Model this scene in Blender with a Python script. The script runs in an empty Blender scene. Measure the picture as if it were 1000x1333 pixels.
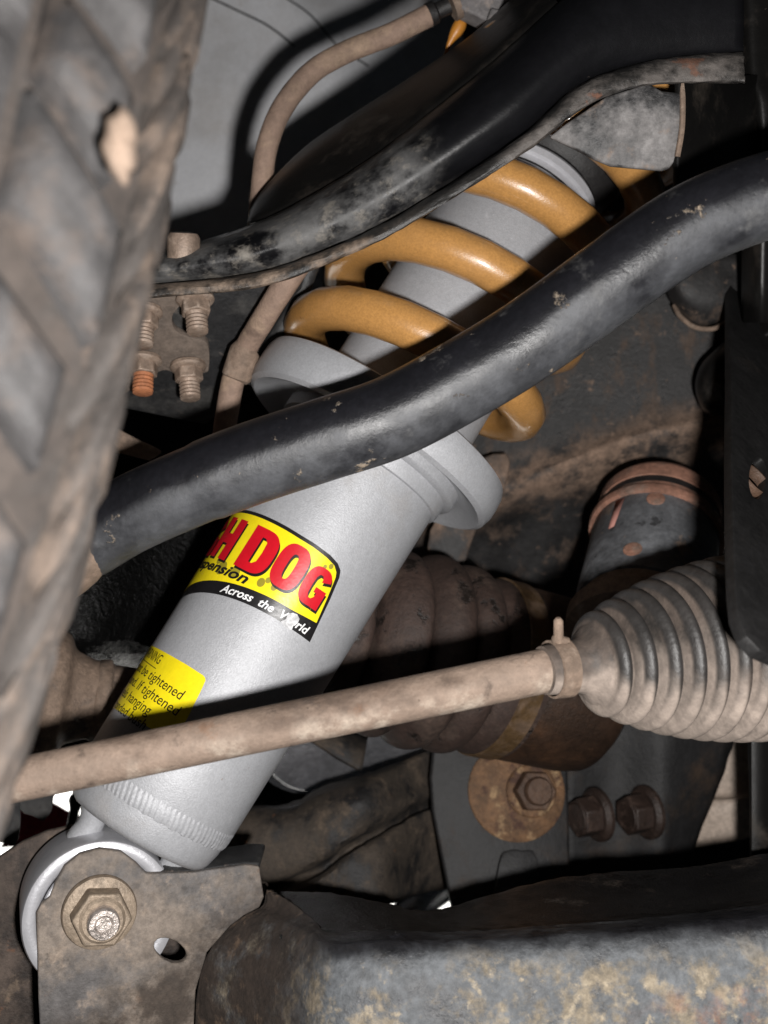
import bpy, bmesh, math, random
from mathutils import Vector, Matrix
random.seed(7)
S = bpy.context.scene
COL = S.collection
F = 1412.0                       # focal length in pixels of a 1000 px wide picture

def P(x, y, d):                  # point seen at pixel (x, y), d metres in front of the lens
    return Vector(((x - 500) * d / F, d, -(y - 666.5) * d / F))

# ---------------------------------------------------------------- camera, light
cam_d = bpy.data.cameras.new('camera'); cam = bpy.data.objects.new('camera', cam_d); COL.objects.link(cam)
cam.location = (0, 0, 0); cam.rotation_euler = (math.radians(90), 0, 0)
cam_d.sensor_fit = 'HORIZONTAL'; cam_d.sensor_width = 36; cam_d.lens = 36 * F / 1000
cam_d.clip_start = 0.01; cam_d.clip_end = 50
cam_d.dof.use_dof = True; cam_d.dof.focus_distance = 0.388; cam_d.dof.aperture_fstop = 15.5
S.camera = cam
w = bpy.data.worlds.new('World'); S.world = w; w.use_nodes = True
w.node_tree.nodes['Background'].inputs[0].default_value = (0.8, 0.9, 1, 1)
w.node_tree.nodes['Background'].inputs[1].default_value = 0.007
fl = bpy.data.lights.new('camera_flash', 'POINT'); fl.energy = 11.0; fl.shadow_soft_size = 0.009; fl.color = (1, 0.975, 0.95)
flo = bpy.data.objects.new('camera_flash', fl); COL.objects.link(flo); flo.location = (0.034, -0.005, -0.030)
dl = bpy.data.lights.new('daylight_on_ground', 'SPOT'); dl.energy = 900; dl.spot_size = math.radians(100); dl.shadow_soft_size = .3
dlo = bpy.data.objects.new('daylight_on_ground', dl); COL.objects.link(dlo); dlo.location = (-0.4, 2.6, 1.2); dlo.rotation_euler = (0, 0, 0)
S.view_settings.view_transform = 'Standard'; S.view_settings.look = 'None'
S.view_settings.exposure = 0; S.view_settings.gamma = 1
S.render.resolution_x = 768; S.render.resolution_y = 1024

# ---------------------------------------------------------------- materials
def mat(name, base, rough=.5, metal=0., layers=(), bump=((300, .15),), var=.15, vscale=60, spec=.5, coat=0, bdist=.0012, grit=.28):
    m = bpy.data.materials.new(name); m.use_nodes = True
    nt = m.node_tree; N = nt.nodes; L = nt.links
    b = N['Principled BSDF']
    tc = N.new('ShaderNodeTexCoord'); geo = N.new('ShaderNodeNewGeometry')
    info = N.new('ShaderNodeObjectInfo')
    off = N.new('ShaderNodeVectorMath'); off.operation = 'ADD'
    mul = N.new('ShaderNodeVectorMath'); mul.operation = 'SCALE'; mul.inputs['Scale'].default_value = 3.0
    cmb = N.new('ShaderNodeCombineXYZ')
    for i in range(3): L.new(info.outputs['Random'], cmb.inputs[i])
    L.new(cmb.outputs[0], mul.inputs[0]); L.new(tc.outputs['Object'], off.inputs[0]); L.new(mul.outputs[0], off.inputs[1])
    def noise(scale, detail=5, ro=.6, stretch=None, seed=0., dist=0.):
        n = N.new('ShaderNodeTexNoise'); n.inputs['Scale'].default_value = scale
        n.inputs['Detail'].default_value = detail; n.inputs['Roughness'].default_value = ro
        n.inputs['Distortion'].default_value = dist
        mp = N.new('ShaderNodeMapping'); mp.inputs['Location'].default_value = (seed, seed * 1.7, -seed)
        if stretch: mp.inputs['Scale'].default_value = stretch
        L.new(off.outputs[0], mp.inputs[0]); L.new(mp.outputs[0], n.inputs['Vector'])
        return n.outputs['Fac']
    def rng(sock, a, c, lo=0., hi=1.):
        r = N.new('ShaderNodeMapRange'); r.interpolation_type = 'SMOOTHSTEP'
        r.inputs[1].default_value = a; r.inputs[2].default_value = c; r.inputs[3].default_value = lo; r.inputs[4].default_value = hi
        L.new(sock, r.inputs[0]); return r.outputs[0]
    def math_(op, a, c):
        q = N.new('ShaderNodeMath'); q.operation = op
        for i, v in enumerate((a, c)):
            if isinstance(v, (int, float)): q.inputs[i].default_value = v
            else: L.new(v, q.inputs[i])
        return q.outputs[0]
    def mixc(f, a, c):
        q = N.new('ShaderNodeMix'); q.data_type = 'RGBA'
        L.new(f, q.inputs[0])
        for i, v in ((6, a), (7, c)):
            if isinstance(v, tuple): q.inputs[i].default_value = (*v, 1)
            else: L.new(v, q.inputs[i])
        return q.outputs[2]
    def mixf(f, a, c):
        q = N.new('ShaderNodeMix'); q.data_type = 'FLOAT'; L.new(f, q.inputs[0])
        for i, v in ((2, a), (3, c)):
            if isinstance(v, (int, float)): q.inputs[i].default_value = v
            else: L.new(v, q.inputs[i])
        return q.outputs[0]
    col = mixc(rng(noise(vscale, 6, .65), .3, .7), tuple(c * (1 - var) for c in base), tuple(min(1, c * (1 + var)) for c in base))
    ro, me = rough, metal
    hs = None
    if grit < .2: layers = list(layers)
    for k, ly in enumerate(layers):
        f = rng(noise(ly.get('scale', 60), ly.get('detail', 7), ly.get('ro', .65), ly.get('stretch'), k * 1.31 + .7 + ly.get('seed', 0), ly.get('dist', 0.)), ly['lo'], ly['hi'])
        gsum = None
        if 'axis' in ly:          # where along the piece the layer lies (object space)
            v, a0, a1 = ly['axis']
            d = N.new('ShaderNodeVectorMath'); d.operation = 'DOT_PRODUCT'; d.inputs[1].default_value = v
            L.new(tc.outputs['Object'], d.inputs[0])
            wob = math_('MULTIPLY', math_('SUBTRACT', noise(ly.get('wob', 45), 4), .5), ly.get('wamp', .03))
            f = math_('MULTIPLY', f, rng(math_('ADD', d.outputs['Value'], wob), a0, a1))
        if 'axis2' in ly:
            v, a0, a1 = ly['axis2']
            d = N.new('ShaderNodeVectorMath'); d.operation = 'DOT_PRODUCT'; d.inputs[1].default_value = v
            L.new(tc.outputs['Object'], d.inputs[0]); f = math_('MULTIPLY', f, rng(d.outputs['Value'], a0, a1))
        if 'nrm' in ly:           # which way the surface faces where the layer settled
            v, a0, a1 = ly['nrm']
            d = N.new('ShaderNodeVectorMath'); d.operation = 'DOT_PRODUCT'; d.inputs[1].default_value = v
            L.new(geo.outputs['Normal'], d.inputs[0])
            wob = math_('MULTIPLY', math_('SUBTRACT', noise(ly.get('wob', 70), 5), .5), ly.get('wamp', .9))
            f = math_('MULTIPLY', f, rng(math_('ADD', d.outputs['Value'], wob), a0, a1))
        if 'attr' in ly:
            at = N.new('ShaderNodeAttribute'); at.attribute_name = ly['attr']; f = math_('MULTIPLY', f, at.outputs['Fac'])
        f = math_('MULTIPLY', f, ly.get('op', 1.))
        c1 = ly['col']
        cc = mixc(rng(noise(ly.get('scale', 60) * 3.3, 5, .6, None, k + 4.), .3, .7), tuple(q * .8 for q in c1), tuple(min(1, q * 1.2) for q in c1))
        col = mixc(f, col, cc)
        ro = mixf(f, ro, ly.get('rough', .85)); me = mixf(f, me, ly.get('metal', 0.))
        if ly.get('h', 0):
            hh = math_('MULTIPLY', f, ly['h']); hs = hh if hs is None else math_('ADD', hs, hh)
    if grit > 0:                # fine uneven soiling, the same in every direction
        gf = math_('ADD', math_('MULTIPLY', noise(420, 8, .75, None, 3.3), .6), math_('MULTIPLY', noise(130, 8, .7, None, 5.9), .4))
        gv_ = rng(gf, .36, .64, 1 - grit, 1 + grit)
        sc_ = N.new('ShaderNodeVectorMath'); sc_.operation = 'SCALE'; L.new(col, sc_.inputs[0]); L.new(gv_, sc_.inputs['Scale']); col = sc_.outputs[0]
        hh = math_('MULTIPLY', gf, grit * 1.3); hs = hh if hs is None else math_('ADD', hs, hh)
    for sc, st in bump:
        hh = math_('MULTIPLY', noise(sc, 5, .6, None, 9.1), st); hs = hh if hs is None else math_('ADD', hs, hh)
    L.new(col, b.inputs['Base Color'])
    for v, nm in ((ro, 'Roughness'), (me, 'Metallic')):
        if isinstance(v, (int, float)): b.inputs[nm].default_value = v
        else: L.new(v, b.inputs[nm])
    b.inputs['Specular IOR Level'].default_value = spec
    b.inputs['Coat Weight'].default_value = coat; b.inputs['Coat Roughness'].default_value = .12
    if hs is not None:
        bp = N.new('ShaderNodeBump'); bp.inputs['Distance'].default_value = bdist; bp.inputs['Strength'].default_value = 1
        L.new(hs, bp.inputs['Height']); L.new(bp.outputs[0], b.inputs['Normal'])
    return m

TAN = (.22, .155, .115); TAN2 = (.27, .2, .15); RUST = (.2, .075, .035); GREY = (.12, .12, .125); BLK = (.008, .008, .009)
MT = {}
MT['silver'] = mat('silver_paint', grit=.06, base=(.375, .38, .398), rough=.48, metal=.15, bump=((1800, .14), (90, .03)), var=.09, vscale=1300, coat=.0,
                   layers=[dict(col=(.27, .245, .225), scale=35, lo=.54, hi=.76, op=.4, rough=.65), dict(col=(.22, .17, .13), scale=240, lo=.69, hi=.73, op=.6), dict(col=(.5, .5, .52), scale=160, lo=.66, hi=.70, op=.5, stretch=(1, 1, .15)), dict(col=(.16, .13, .11), scale=520, lo=.72, hi=.75, op=.5)])
MT['silver_bare'] = mat('bare_steel', grit=.06, base=(.55, .55, .58), rough=.32, metal=.35, bump=((700, .12),), var=.15)
MT['eye'] = mat('silver_eye', grit=.06, base=(.46, .46, .485), rough=.34, metal=.35, bump=((900, .06),), var=.06, coat=.2, layers=[dict(col=(.2, .15, .11), scale=90, lo=.66, hi=.75, op=.7)])
MT['spring'] = mat('gold_spring_paint', grit=.06, base=(.41, .208, .064), rough=.3, metal=0, bump=((1500, .06), (60, .05)), var=.14, vscale=1100, coat=.5,
                   layers=[dict(col=(.42, .22, .08), scale=25, lo=.45, hi=.75, op=.5, rough=.45), dict(col=(.16, .07, .02), scale=160, lo=.68, hi=.73, op=.6),
                           dict(col=(.6, .42, .22), scale=220, lo=.71, hi=.75, op=.8), dict(col=(.30, .19, .10), scale=90, lo=.45, hi=.68, nrm=((0, -.1, 1), .3, .9), op=.55, rough=.7)])
MT['yellow'] = mat('yellow_print', grit=.06, base=(.86, .69, .012), rough=.3, metal=0, bump=((500, .02),), var=.02, layers=[dict(col=(.6, .48, .06), scale=80, lo=.64, hi=.76, op=.35)])
MT['black_print'] = mat('black_print', grit=.06, base=(.012, .011, .012), rough=.32, bump=((500, .02),), layers=[dict(col=(.1, .09, .08), scale=160, lo=.62, hi=.78, op=.4)])
MT['red_print'] = mat('red_print', grit=.06, base=(.56, .008, .018), rough=.3, bump=((500, .02),), var=.04)
MT['white_print'] = mat('white_print', grit=.06, base=(.8, .8, .8), rough=.4, bump=())
MT['olive_print'] = mat('olive_print', grit=.06, base=(.30, .25, .02), rough=.4, bump=())
MT['scuff'] = mat('scuffed_print', (.5, .5, .51), .5, .2, bump=((900, .2),), var=.25, vscale=500)
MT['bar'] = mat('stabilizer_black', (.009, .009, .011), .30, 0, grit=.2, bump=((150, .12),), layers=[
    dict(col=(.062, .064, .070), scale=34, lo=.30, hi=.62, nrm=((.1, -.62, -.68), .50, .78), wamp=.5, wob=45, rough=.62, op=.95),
    dict(col=(.15, .148, .145), scale=55, lo=.58, hi=.74, rough=.75, op=.45),
    dict(col=(.30, .24, .18), scale=75, lo=.635, hi=.69, rough=.9, op=.9, h=.4),
    dict(col=(.28, .22, .17), scale=300, lo=.70, hi=.74, rough=.9, op=.8)])
MT['arm'] = mat('control_arm_black', (.006, .006, .007), .30, 0, grit=.10, spec=.35, bump=((60, .12),), layers=[
    dict(col=(.12, .118, .117), scale=48, lo=.36, hi=.6, axis=((-.72, 0, -.3), -.012, .006), wamp=.035, rough=.75, op=.95),
    dict(col=(.22, .2, .175), scale=120, lo=.5, hi=.68, axis=((-.72, 0, -.3), -.012, .006), rough=.85, op=.75),
    dict(col=(.12, .1, .085), scale=260, lo=.70, hi=.74, rough=.9, op=.8)])
MT['arm_flange'] = mat('flange_dusty', (.02, .019, .018), .4, 0, bump=((160, .35), (900, .15)), layers=[
    dict(col=TAN2, scale=55, lo=.35, hi=.6, axis=((-1, 0, -.2), .0, .05), wamp=.04, rough=.88, op=.9),
    dict(col=(.13, .115, .105), scale=60, lo=.36, hi=.6, axis=((1, 0, .2), .0, .05), wamp=.04, rough=.7, op=.85),
    dict(col=RUST, scale=80, lo=.60, hi=.70, axis=((1, 0, .2), .0, .05), rough=.9, op=.6)])
MT['black_gloss'] = mat('black_chassis_paint', (.006, .0056, .0053), .4, 0, grit=.12, spec=.35, bump=((70, .2),), layers=[
    dict(col=(.05, .04, .032), scale=40, lo=.52, hi=.75, rough=.8, op=.7), dict(col=(.16, .13, .1), scale=420, lo=.72, hi=.75, rough=.9, op=.8)])
MT['plate_black'] = mat('mounting_plate_black', (.014, .0135, .0135), .5, spec=.25, bump=((300, .2),), layers=[dict(col=(.03, .024, .02), scale=50, lo=.58, hi=.76, rough=.8, op=.5)])
MT['frame'] = mat('chassis_dusty', (.016, .015, .015), .5, 0, bump=((60, .3), (600, .25)), layers=[
    dict(col=(.030, .029, .029), scale=30, lo=.38, hi=.62, rough=.7, op=.85),
    dict(col=(.088, .060, .044), scale=55, lo=.50, hi=.66, rough=.9, op=.8, stretch=(1.4, 1, .7)),
    dict(col=(.20, .135, .097), scale=170, lo=.58, hi=.72, rough=.9, op=.65),
    dict(col=(.21, .14, .10), scale=60, lo=.36, hi=.58, rough=.9, op=.9, axis=((-.272, 0, 1), .048, .064), wamp=.02, axis2=((.272, 0, -1), -.092, -.072))])
MT['bracket_grey'] = mat('bracket_dusty_grey', (.02, .02, .021), .45, 0, bump=((120, .3), (700, .15)), layers=[
    dict(col=(.2, .19, .187), scale=45, lo=.34, hi=.55, rough=.75, op=.95), dict(col=(.25, .18, .135), scale=70, lo=.56, hi=.70, rough=.9, op=.8)])
MT['tan'] = mat('dried_mud_steel', (.19, .135, .10), .8, 0, bump=((150, .35), (900, .2)), var=.2, vscale=45, layers=[
    dict(col=(.10, .07, .052), scale=40, lo=.55, hi=.72, rough=.8, op=.75), dict(col=(.30, .235, .185), scale=85, lo=.52, hi=.68, rough=.9, op=.7)])
MT['tie_rod'] = mat('tie_rod_mud', (.225, .165, .127), .75, 0, grit=.16, bump=((140, .3), (1000, .25)), var=.15, vscale=40, layers=[
    dict(col=(.10, .068, .05), scale=38, lo=.44, hi=.62, nrm=((0, -.2, .9), -.10, .45), wamp=1.0, wob=30, rough=.8, op=.9, stretch=(.6, 1, 1)), dict(col=(.07, .05, .04), scale=110, lo=.60, hi=.70, rough=.85, op=.7), dict(col=(.23, .11, .055), scale=45, lo=.60, hi=.72, op=.5),
    dict(col=(.42, .35, .285), scale=70, lo=.48, hi=.66, nrm=((0, -.5, -.7), .2, .8), rough=.9, op=.75),
    dict(col=(.06, .045, .035), scale=330, lo=.70, hi=.74, rough=.9, op=.8)])
MT['boot'] = mat('rack_boot_rubber', (.020, .019, .018), .5, 0, grit=.18, bump=((120, .2), (900, .15)), layers=[
    dict(col=(.125, .094, .076), scale=40, lo=.34, hi=.62, rough=.85, op=.75),
    dict(col=(.30, .245, .207), scale=32, lo=.20, hi=.46, nrm=((-.28, -.35, -.85), .30, .68), wamp=.5, rough=.9, op=.95),
    dict(col=(.026, .024, .023), scale=45, lo=.22, hi=.42, rough=.42, op=.97, attr='crest', nrm=((.1, .1, .99), -.50, -.10), wamp=.8)])
MT['cv'] = mat('cv_boot_brown_mud', (.036, .021, .016), .7, 0, bump=((140, .4), (800, .2)), var=.2, layers=[
    dict(col=(.066, .043, .032), scale=45, lo=.5, hi=.65, rough=.85, op=.7), dict(col=(.010, .008, .007), scale=70, lo=.56, hi=.64, rough=.4, op=.9, h=-.3)])
MT['cv_tan'] = mat('outer_boot_mud', (.17, .12, .088), .8, 0, bump=((140, .4), (700, .25)), var=.2, layers=[
    dict(col=(.06, .05, .045), scale=40, lo=.52, hi=.66, rough=.6, op=.8), dict(col=(.22, .16, .125), scale=110, lo=.62, hi=.72, rough=.9, op=.8, h=.5)])
MT['housing'] = mat('joint_housing_rust', (.032, .017, .010), .55, .2, bump=((200, .3), (900, .2)), var=.25, layers=[
    dict(col=(.075, .032, .012), scale=40, lo=.45, hi=.7, rough=.7, op=.7), dict(col=(.16, .1, .06), scale=420, lo=.72, hi=.75, op=.8)])
MT['band'] = mat('clamp_band_brass', (.11, .066, .03), .45, .4, bump=((300, .2),), layers=[dict(col=(.11, .07, .045), scale=80, lo=.42, hi=.62, rough=.8, op=.85)])
MT['rusty'] = mat('rusty_washer', (.13, .068, .032), .7, 0, bump=((260, .6), (900, .3)), var=.3, vscale=120, layers=[
    dict(col=(.05, .022, .016), scale=110, lo=.52, hi=.64, rough=.8, op=.85), dict(col=(.36, .24, .13), scale=90, lo=.55, hi=.68, rough=.85, op=.8)])
MT['rust_bolt'] = mat('brown_bolt', (.075, .042, .026), .6, .2, bump=((300, .4),), var=.25, layers=[dict(col=(.16, .09, .05), scale=120, lo=.55, hi=.7, op=.7)])
MT['dark_bolt'] = mat('dark_bolt', (.028, .017, .013), .55, .1, bump=((300, .4),), var=.25, layers=[dict(col=(.09, .055, .04), scale=140, lo=.55, hi=.7, op=.7)])
MT['dark_plate'] = mat('dark_bracket_plate', (.011, .0105, .011), .6, 0, bump=((200, .2), (900, .15)), var=.2, layers=[
    dict(col=(.050, .029, .016), scale=30, lo=.52, hi=.72, rough=.8, op=.65), dict(col=(.11, .09, .075), scale=330, lo=.69, hi=.74, op=.5)])
MT['rear_arm'] = mat('rear_arm_mud', (.040, .030, .022), .8, 0, bump=((140, .5), (700, .3)), var=.25, layers=[
    dict(col=(.007, .007, .008), scale=35, lo=.46, hi=.60, rough=.6, op=.9, stretch=(1.3, 1, .8)), dict(col=(.105, .076, .053), scale=75, lo=.52, hi=.7, op=.7),
    dict(col=(.16, .07, .03), scale=130, lo=.66, hi=.72, op=.7)])
MT['lower_arm'] = mat('lower_arm_blue_grey', (.012, .012, .014), .28, 0, grit=.32, bump=((70, .2), (500, .25)), var=.2, layers=[
    dict(col=(.105, .112, .120), scale=60, lo=.28, hi=.52, rough=.65, op=.95, axis=((.062, 0, -1), -.0475, -.0395), wamp=.006, wob=120),
    dict(col=(.25, .205, .145), scale=95, lo=.46, hi=.62, rough=.85, op=.85, axis=((.062, 0, -1), -.046, -.036), wamp=.015),
    dict(col=(.33, .275, .20), scale=180, lo=.56, hi=.68, rough=.9, op=.8, axis=((.062, 0, -1), -.044, -.034)),
    dict(col=(.29, .13, .075), scale=70, lo=.44, hi=.62, rough=.9, op=.85, axis=((.35, 0, -1), -.010, .010), wamp=.03),
    dict(col=(.02, .021, .027), scale=75, lo=.61, hi=.67, rough=.3, op=.85),
    dict(col=(.030, .021, .016), scale=55, lo=.22, hi=.46, rough=.8, op=1., axis=((-1, 0, .25), .040, .060), wamp=.02, h=.3),
    dict(col=(.13, .085, .055), scale=130, lo=.54, hi=.68, rough=.9, op=.6, axis=((-1, 0, .25), .044, .064), wamp=.02)])
MT['lower_top'] = mat('lower_arm_top_black', (.008, .0075, .0075), .32, 0, bump=((120, .35), (900, .5)), layers=[
    dict(col=(.06, .045, .035), scale=60, lo=.56, hi=.72, rough=.8, op=.6), dict(col=(.2, .16, .13), scale=500, lo=.70, hi=.73, rough=.6, op=.8)])
MT['shock_bracket'] = mat('shock_bracket_dusty', (.20, .165, .137), .75, 0, bump=((130, .35), (800, .25)), var=.2, vscale=50, layers=[
    dict(col=(.095, .090, .090), scale=30, lo=.45, hi=.62, rough=.65, op=.9), dict(col=(.05, .042, .036), scale=75, lo=.60, hi=.70, rough=.7, op=.8), dict(col=(.33, .26, .205), scale=90, lo=.56, hi=.7, rough=.9, op=.7),
    dict(col=(.17, .085, .04), scale=60, lo=.62, hi=.72, op=.55),
    dict(col=(.040, .029, .022), scale=60, lo=.32, hi=.56, rough=.8, op=.9, axis=((.5, 0, -.87), -.080, -.062), wamp=.035, h=.3)])
MT['fold_mud'] = mat('fold_rusty_mud', (.07, .052, .042), .8, 0, bump=((160, .5), (700, .4)), var=.3, layers=[dict(col=(.02, .014, .011), scale=60, lo=.46, hi=.6, rough=.7, op=.9), dict(col=(.17, .125, .09), scale=110, lo=.55, hi=.68, op=.7), dict(col=(.2, .09, .045), scale=80, lo=.62, hi=.72, op=.7)])
MT['flange_bolt'] = mat('flange_bolt_dusty', (.30, .235, .175), .5, .3, bump=((250, .25), (900, .15)), var=.15, layers=[dict(col=(.1, .075, .055), scale=110, lo=.55, hi=.7, op=.6)])
MT['bolt_end'] = mat('bolt_end_bright', (.52, .46, .42), .35, .6, bump=((300, .8),), var=.3, vscale=200)
MT['stud'] = mat('stud_dusty', (.27, .2, .155), .5, .3, bump=((400, .2),), layers=[dict(col=(.34, .27, .22), scale=160, lo=.5, hi=.66, op=.6)])
MT['stud_rust'] = mat('stud_orange_rust', (.33, .125, .055), .75, 0, bump=((400, .3),), var=.25)
MT['bj_plate'] = mat('ball_joint_mud', (.135, .105, .085), .85, 0, bump=((90, .2), (700, .25)), var=.12, layers=[
    dict(col=(.085, .07, .06), scale=40, lo=.5, hi=.7, op=.6), dict(col=(.19, .145, .115), scale=90, lo=.58, hi=.72, op=.5)])
MT['knuckle'] = mat('knuckle_dusty_black', (.022, .022, .023), .5, 0, bump=((90, .3), (700, .2)), layers=[
    dict(col=(.06, .057, .053), scale=40, lo=.44, hi=.66, rough=.8, op=.75), dict(col=(.15, .12, .1), scale=150, lo=.62, hi=.74, op=.6)])
MT['wet_black'] = mat('wet_black', (.003, .003, .003), .2, 0, spec=.14, grit=.1, bump=((420, 1.0), (60, .5)), var=.1)
MT['hose'] = mat('hose_mud', (.24, .165, .125), .8, 0, grit=.15, bump=((200, .3), (1100, .25)), var=.18, layers=[
    dict(col=(.30, .215, .15), scale=70, lo=.5, hi=.68, op=.7), dict(col=(.1, .065, .05), scale=60, lo=.6, hi=.72, op=.6)])
MT['rubber'] = mat('tyre_rubber', grit=.25, base=(.024, .0225, .0225), rough=.6, bump=((90, .2), (700, .3)), var=.15, layers=[
    dict(col=(.042, .040, .040), scale=38, lo=.35, hi=.65, rough=.8, op=.9), dict(col=(.072, .055, .045), scale=70, lo=.47, hi=.68, rough=.9, op=.8), dict(col=(.015, .014, .014), scale=110, lo=.62, hi=.70, op=.8)])
MT['rubber_groove'] = mat('tyre_groove_mud', (.032, .025, .021), .9, 0, bump=((120, .5),), var=.25, layers=[
    dict(col=(.025, .022, .02), scale=50, lo=.5, hi=.66, op=.8), dict(col=(.085, .062, .048), scale=80, lo=.55, hi=.70, op=.8)])
MT['shoulder'] = mat('tyre_shoulder_mud', (.030, .025, .022), .75, 0, grit=.25, bump=((120, .4), (600, .3)), var=.2, layers=[
    dict(col=(.098, .072, .055), scale=55, lo=.46, hi=.64, rough=.9, op=.85, stretch=(1.6, 1, .45)), dict(col=(.028, .024, .022), scale=60, lo=.58, hi=.7, op=.7)])
MT['pebble'] = mat('packed_pale_mud', (.15, .108, .08), .85, 0, bump=((150, .5),), var=.2)
MT['fender'] = mat('silver_body_paint', grit=.06, base=(.66, .665, .69), rough=.5, metal=.05, bump=((40, .05), (1500, .12)), var=.05, vscale=800, layers=[
    dict(col=(.40, .37, .345), scale=10, lo=.42, hi=.72, op=.65, rough=.6), dict(col=(.30, .25, .21), scale=70, lo=.60, hi=.74, op=.5), dict(col=(.08, .07, .07), scale=210, lo=.715, hi=.735, op=.9)])
MT['mount'] = mat('mount_cup_grey', (.07, .072, .077), .55, 0, bump=((120, .2), (700, .15)), layers=[
    dict(col=(.145, .15, .16), scale=40, lo=.36, hi=.62, rough=.6, op=.8), dict(col=(.025, .025, .027), scale=95, lo=.60, hi=.65, op=.9),
    dict(col=(.26, .19, .145), scale=70, lo=.60, hi=.70, op=.8)])
MT['mount_rust'] = mat('rust_primer_ring', (.25, .125, .085), .8, 0, bump=((260, .4),), var=.2, layers=[dict(col=(.17, .125, .1), scale=80, lo=.48, hi=.66, op=.8)])
MT['black_rubber'] = mat('black_rubber', (.012, .011, .011), .55, 0, bump=((200, .3),), layers=[dict(col=(.05, .045, .04), scale=200, lo=.6, hi=.72, op=.6)])
MT['pale'] = mat('pale_cover', (.42, .34, .28), .5, .1, bump=((90, .15),), var=.1)
MT['chrome'] = mat('polished_steel', (.5, .5, .53), .22, .85, bump=((200, .2),), var=.2)
MT['red'] = mat('dark_red_plastic', (.42, .02, .04), .4, 0, bump=((200, .1),))
MT['ground'] = mat('pale_gravel', (.62, .60, .56), .9, 0, bump=((40, .5),), var=.2, vscale=20)
MT['orange'] = mat('orange_loom', grit=.06, base=(.42, .17, .025), rough=.4, metal=0, bump=((300, .1),))
MT['clamp_grey'] = mat('grey_clip', (.15, .14, .14), .7, 0, bump=((200, .4),), var=.25, layers=[dict(col=(.28, .23, .2), scale=120, lo=.5, hi=.66, op=.8)])
MT['primer'] = mat('pink_primer', grit=.06, base=(.36, .17, .14), rough=.8, metal=0, bump=())

# ---------------------------------------------------------------- helpers
def thing(name, label, cat, loc=(0, 0, 0), group=None):
    o = bpy.data.objects.new(name, None); COL.objects.link(o); o.location = loc; o.empty_display_size = .02
    o['label'] = label; o['category'] = cat
    if group: o['group'] = group
    return o
def tag(o, label, cat, group=None):
    o['label'] = label; o['category'] = cat
    if group: o['group'] = group
    return o
def world_loc(o):
    v = Vector((0, 0, 0))
    while o: v += o.location; o = o.parent
    return v
def part(name, bm, m, parent=None, label=None, loc=None, smooth=40, bevel=0, solid=0, flip=False, seg=2):
    base = world_loc(parent) if parent else Vector((0, 0, 0))
    lo = Vector(loc) if loc is not None else (base if parent else Vector((0, 0, 0)))
    bmesh.ops.remove_doubles(bm, verts=bm.verts, dist=1e-7)
    if flip: bmesh.ops.reverse_faces(bm, faces=bm.faces)
    bmesh.ops.translate(bm, verts=bm.verts, vec=-lo)
    me = bpy.data.meshes.new(name); bm.to_mesh(me); bm.free()
    for p in me.polygons: p.use_smooth = True
    if smooth is not None: me.set_sharp_from_angle(angle=math.radians(smooth))
    me.materials.append(MT[m] if isinstance(m, str) else m)
    o = bpy.data.objects.new(name, me); COL.objects.link(o)
    if parent: o.parent = parent
    o.location = lo - base
    if solid:
        s = o.modifiers.new('thickness', 'SOLIDIFY'); s.thickness = solid; s.offset = -1
    if bevel:
        b = o.modifiers.new('bevel', 'BEVEL'); b.width = bevel; b.segments = seg; b.limit_method = 'ANGLE'; b.angle_limit = math.radians(35); b.harden_normals = False
    if label: o['label'] = label
    return o
def cr(pts, n):                  # Catmull-Rom through points, n samples per span
    pts = [Vector(p) for p in pts]
    if len(pts) < 3:
        return [pts[0].lerp(pts[-1], i / n) for i in range(n + 1)]
    q = [2 * pts[0] - pts[1]] + pts + [2 * pts[-1] - pts[-2]]
    out = []
    for i in range(1, len(q) - 2):
        p0, p1, p2, p3 = q[i - 1:i + 3]
        for k in range(n):
            t = k / n
            out.append(.5 * ((2 * p1) + (p2 - p0) * t + (2 * p0 - 5 * p1 + 4 * p2 - p3) * t * t + (3 * p1 - p0 - 3 * p2 + p3) * t ** 3))
    out.append(pts[-1]); return out
def frame_of(ax, hint=None):
    ax = Vector(ax).normalized(); h = Vector(hint) if hint is not None else Vector((0, -1, 0.01))
    e = h - h.dot(ax) * ax
    if e.length < 1e-4: e = Vector((1, 0, 0)) - ax.x * ax
    e.normalize(); return ax, e, ax.cross(e)
def tube(bm, pts, r, seg=20, cap=True, jit=0.):
    n = len(pts); rs = r if isinstance(r, (list, tuple)) else [r] * n
    t0 = (pts[1] - pts[0]).normalized(); _, e, _ = frame_of(t0)
    rings = []
    for i, p in enumerate(pts):
        t = (pts[min(i + 1, n - 1)] - pts[max(i - 1, 0)]).normalized()
        e = (e - e.dot(t) * t).normalized(); f = t.cross(e)
        ring = []
        for k in range(seg):
            a = 2 * math.pi * k / seg; rr = rs[i] * (1 + random.uniform(-jit, jit))
            ring.append(bm.verts.new(p + rr * (math.cos(a) * e + math.sin(a) * f)))
        rings.append(ring)
    for a, b in zip(rings, rings[1:]):
        for k in range(seg): bm.faces.new((a[k], a[(k + 1) % seg], b[(k + 1) % seg], b[k]))
    if cap:
        bm.faces.new(rings[0][::-1]); bm.faces.new(rings[-1])
    return bm
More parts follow.
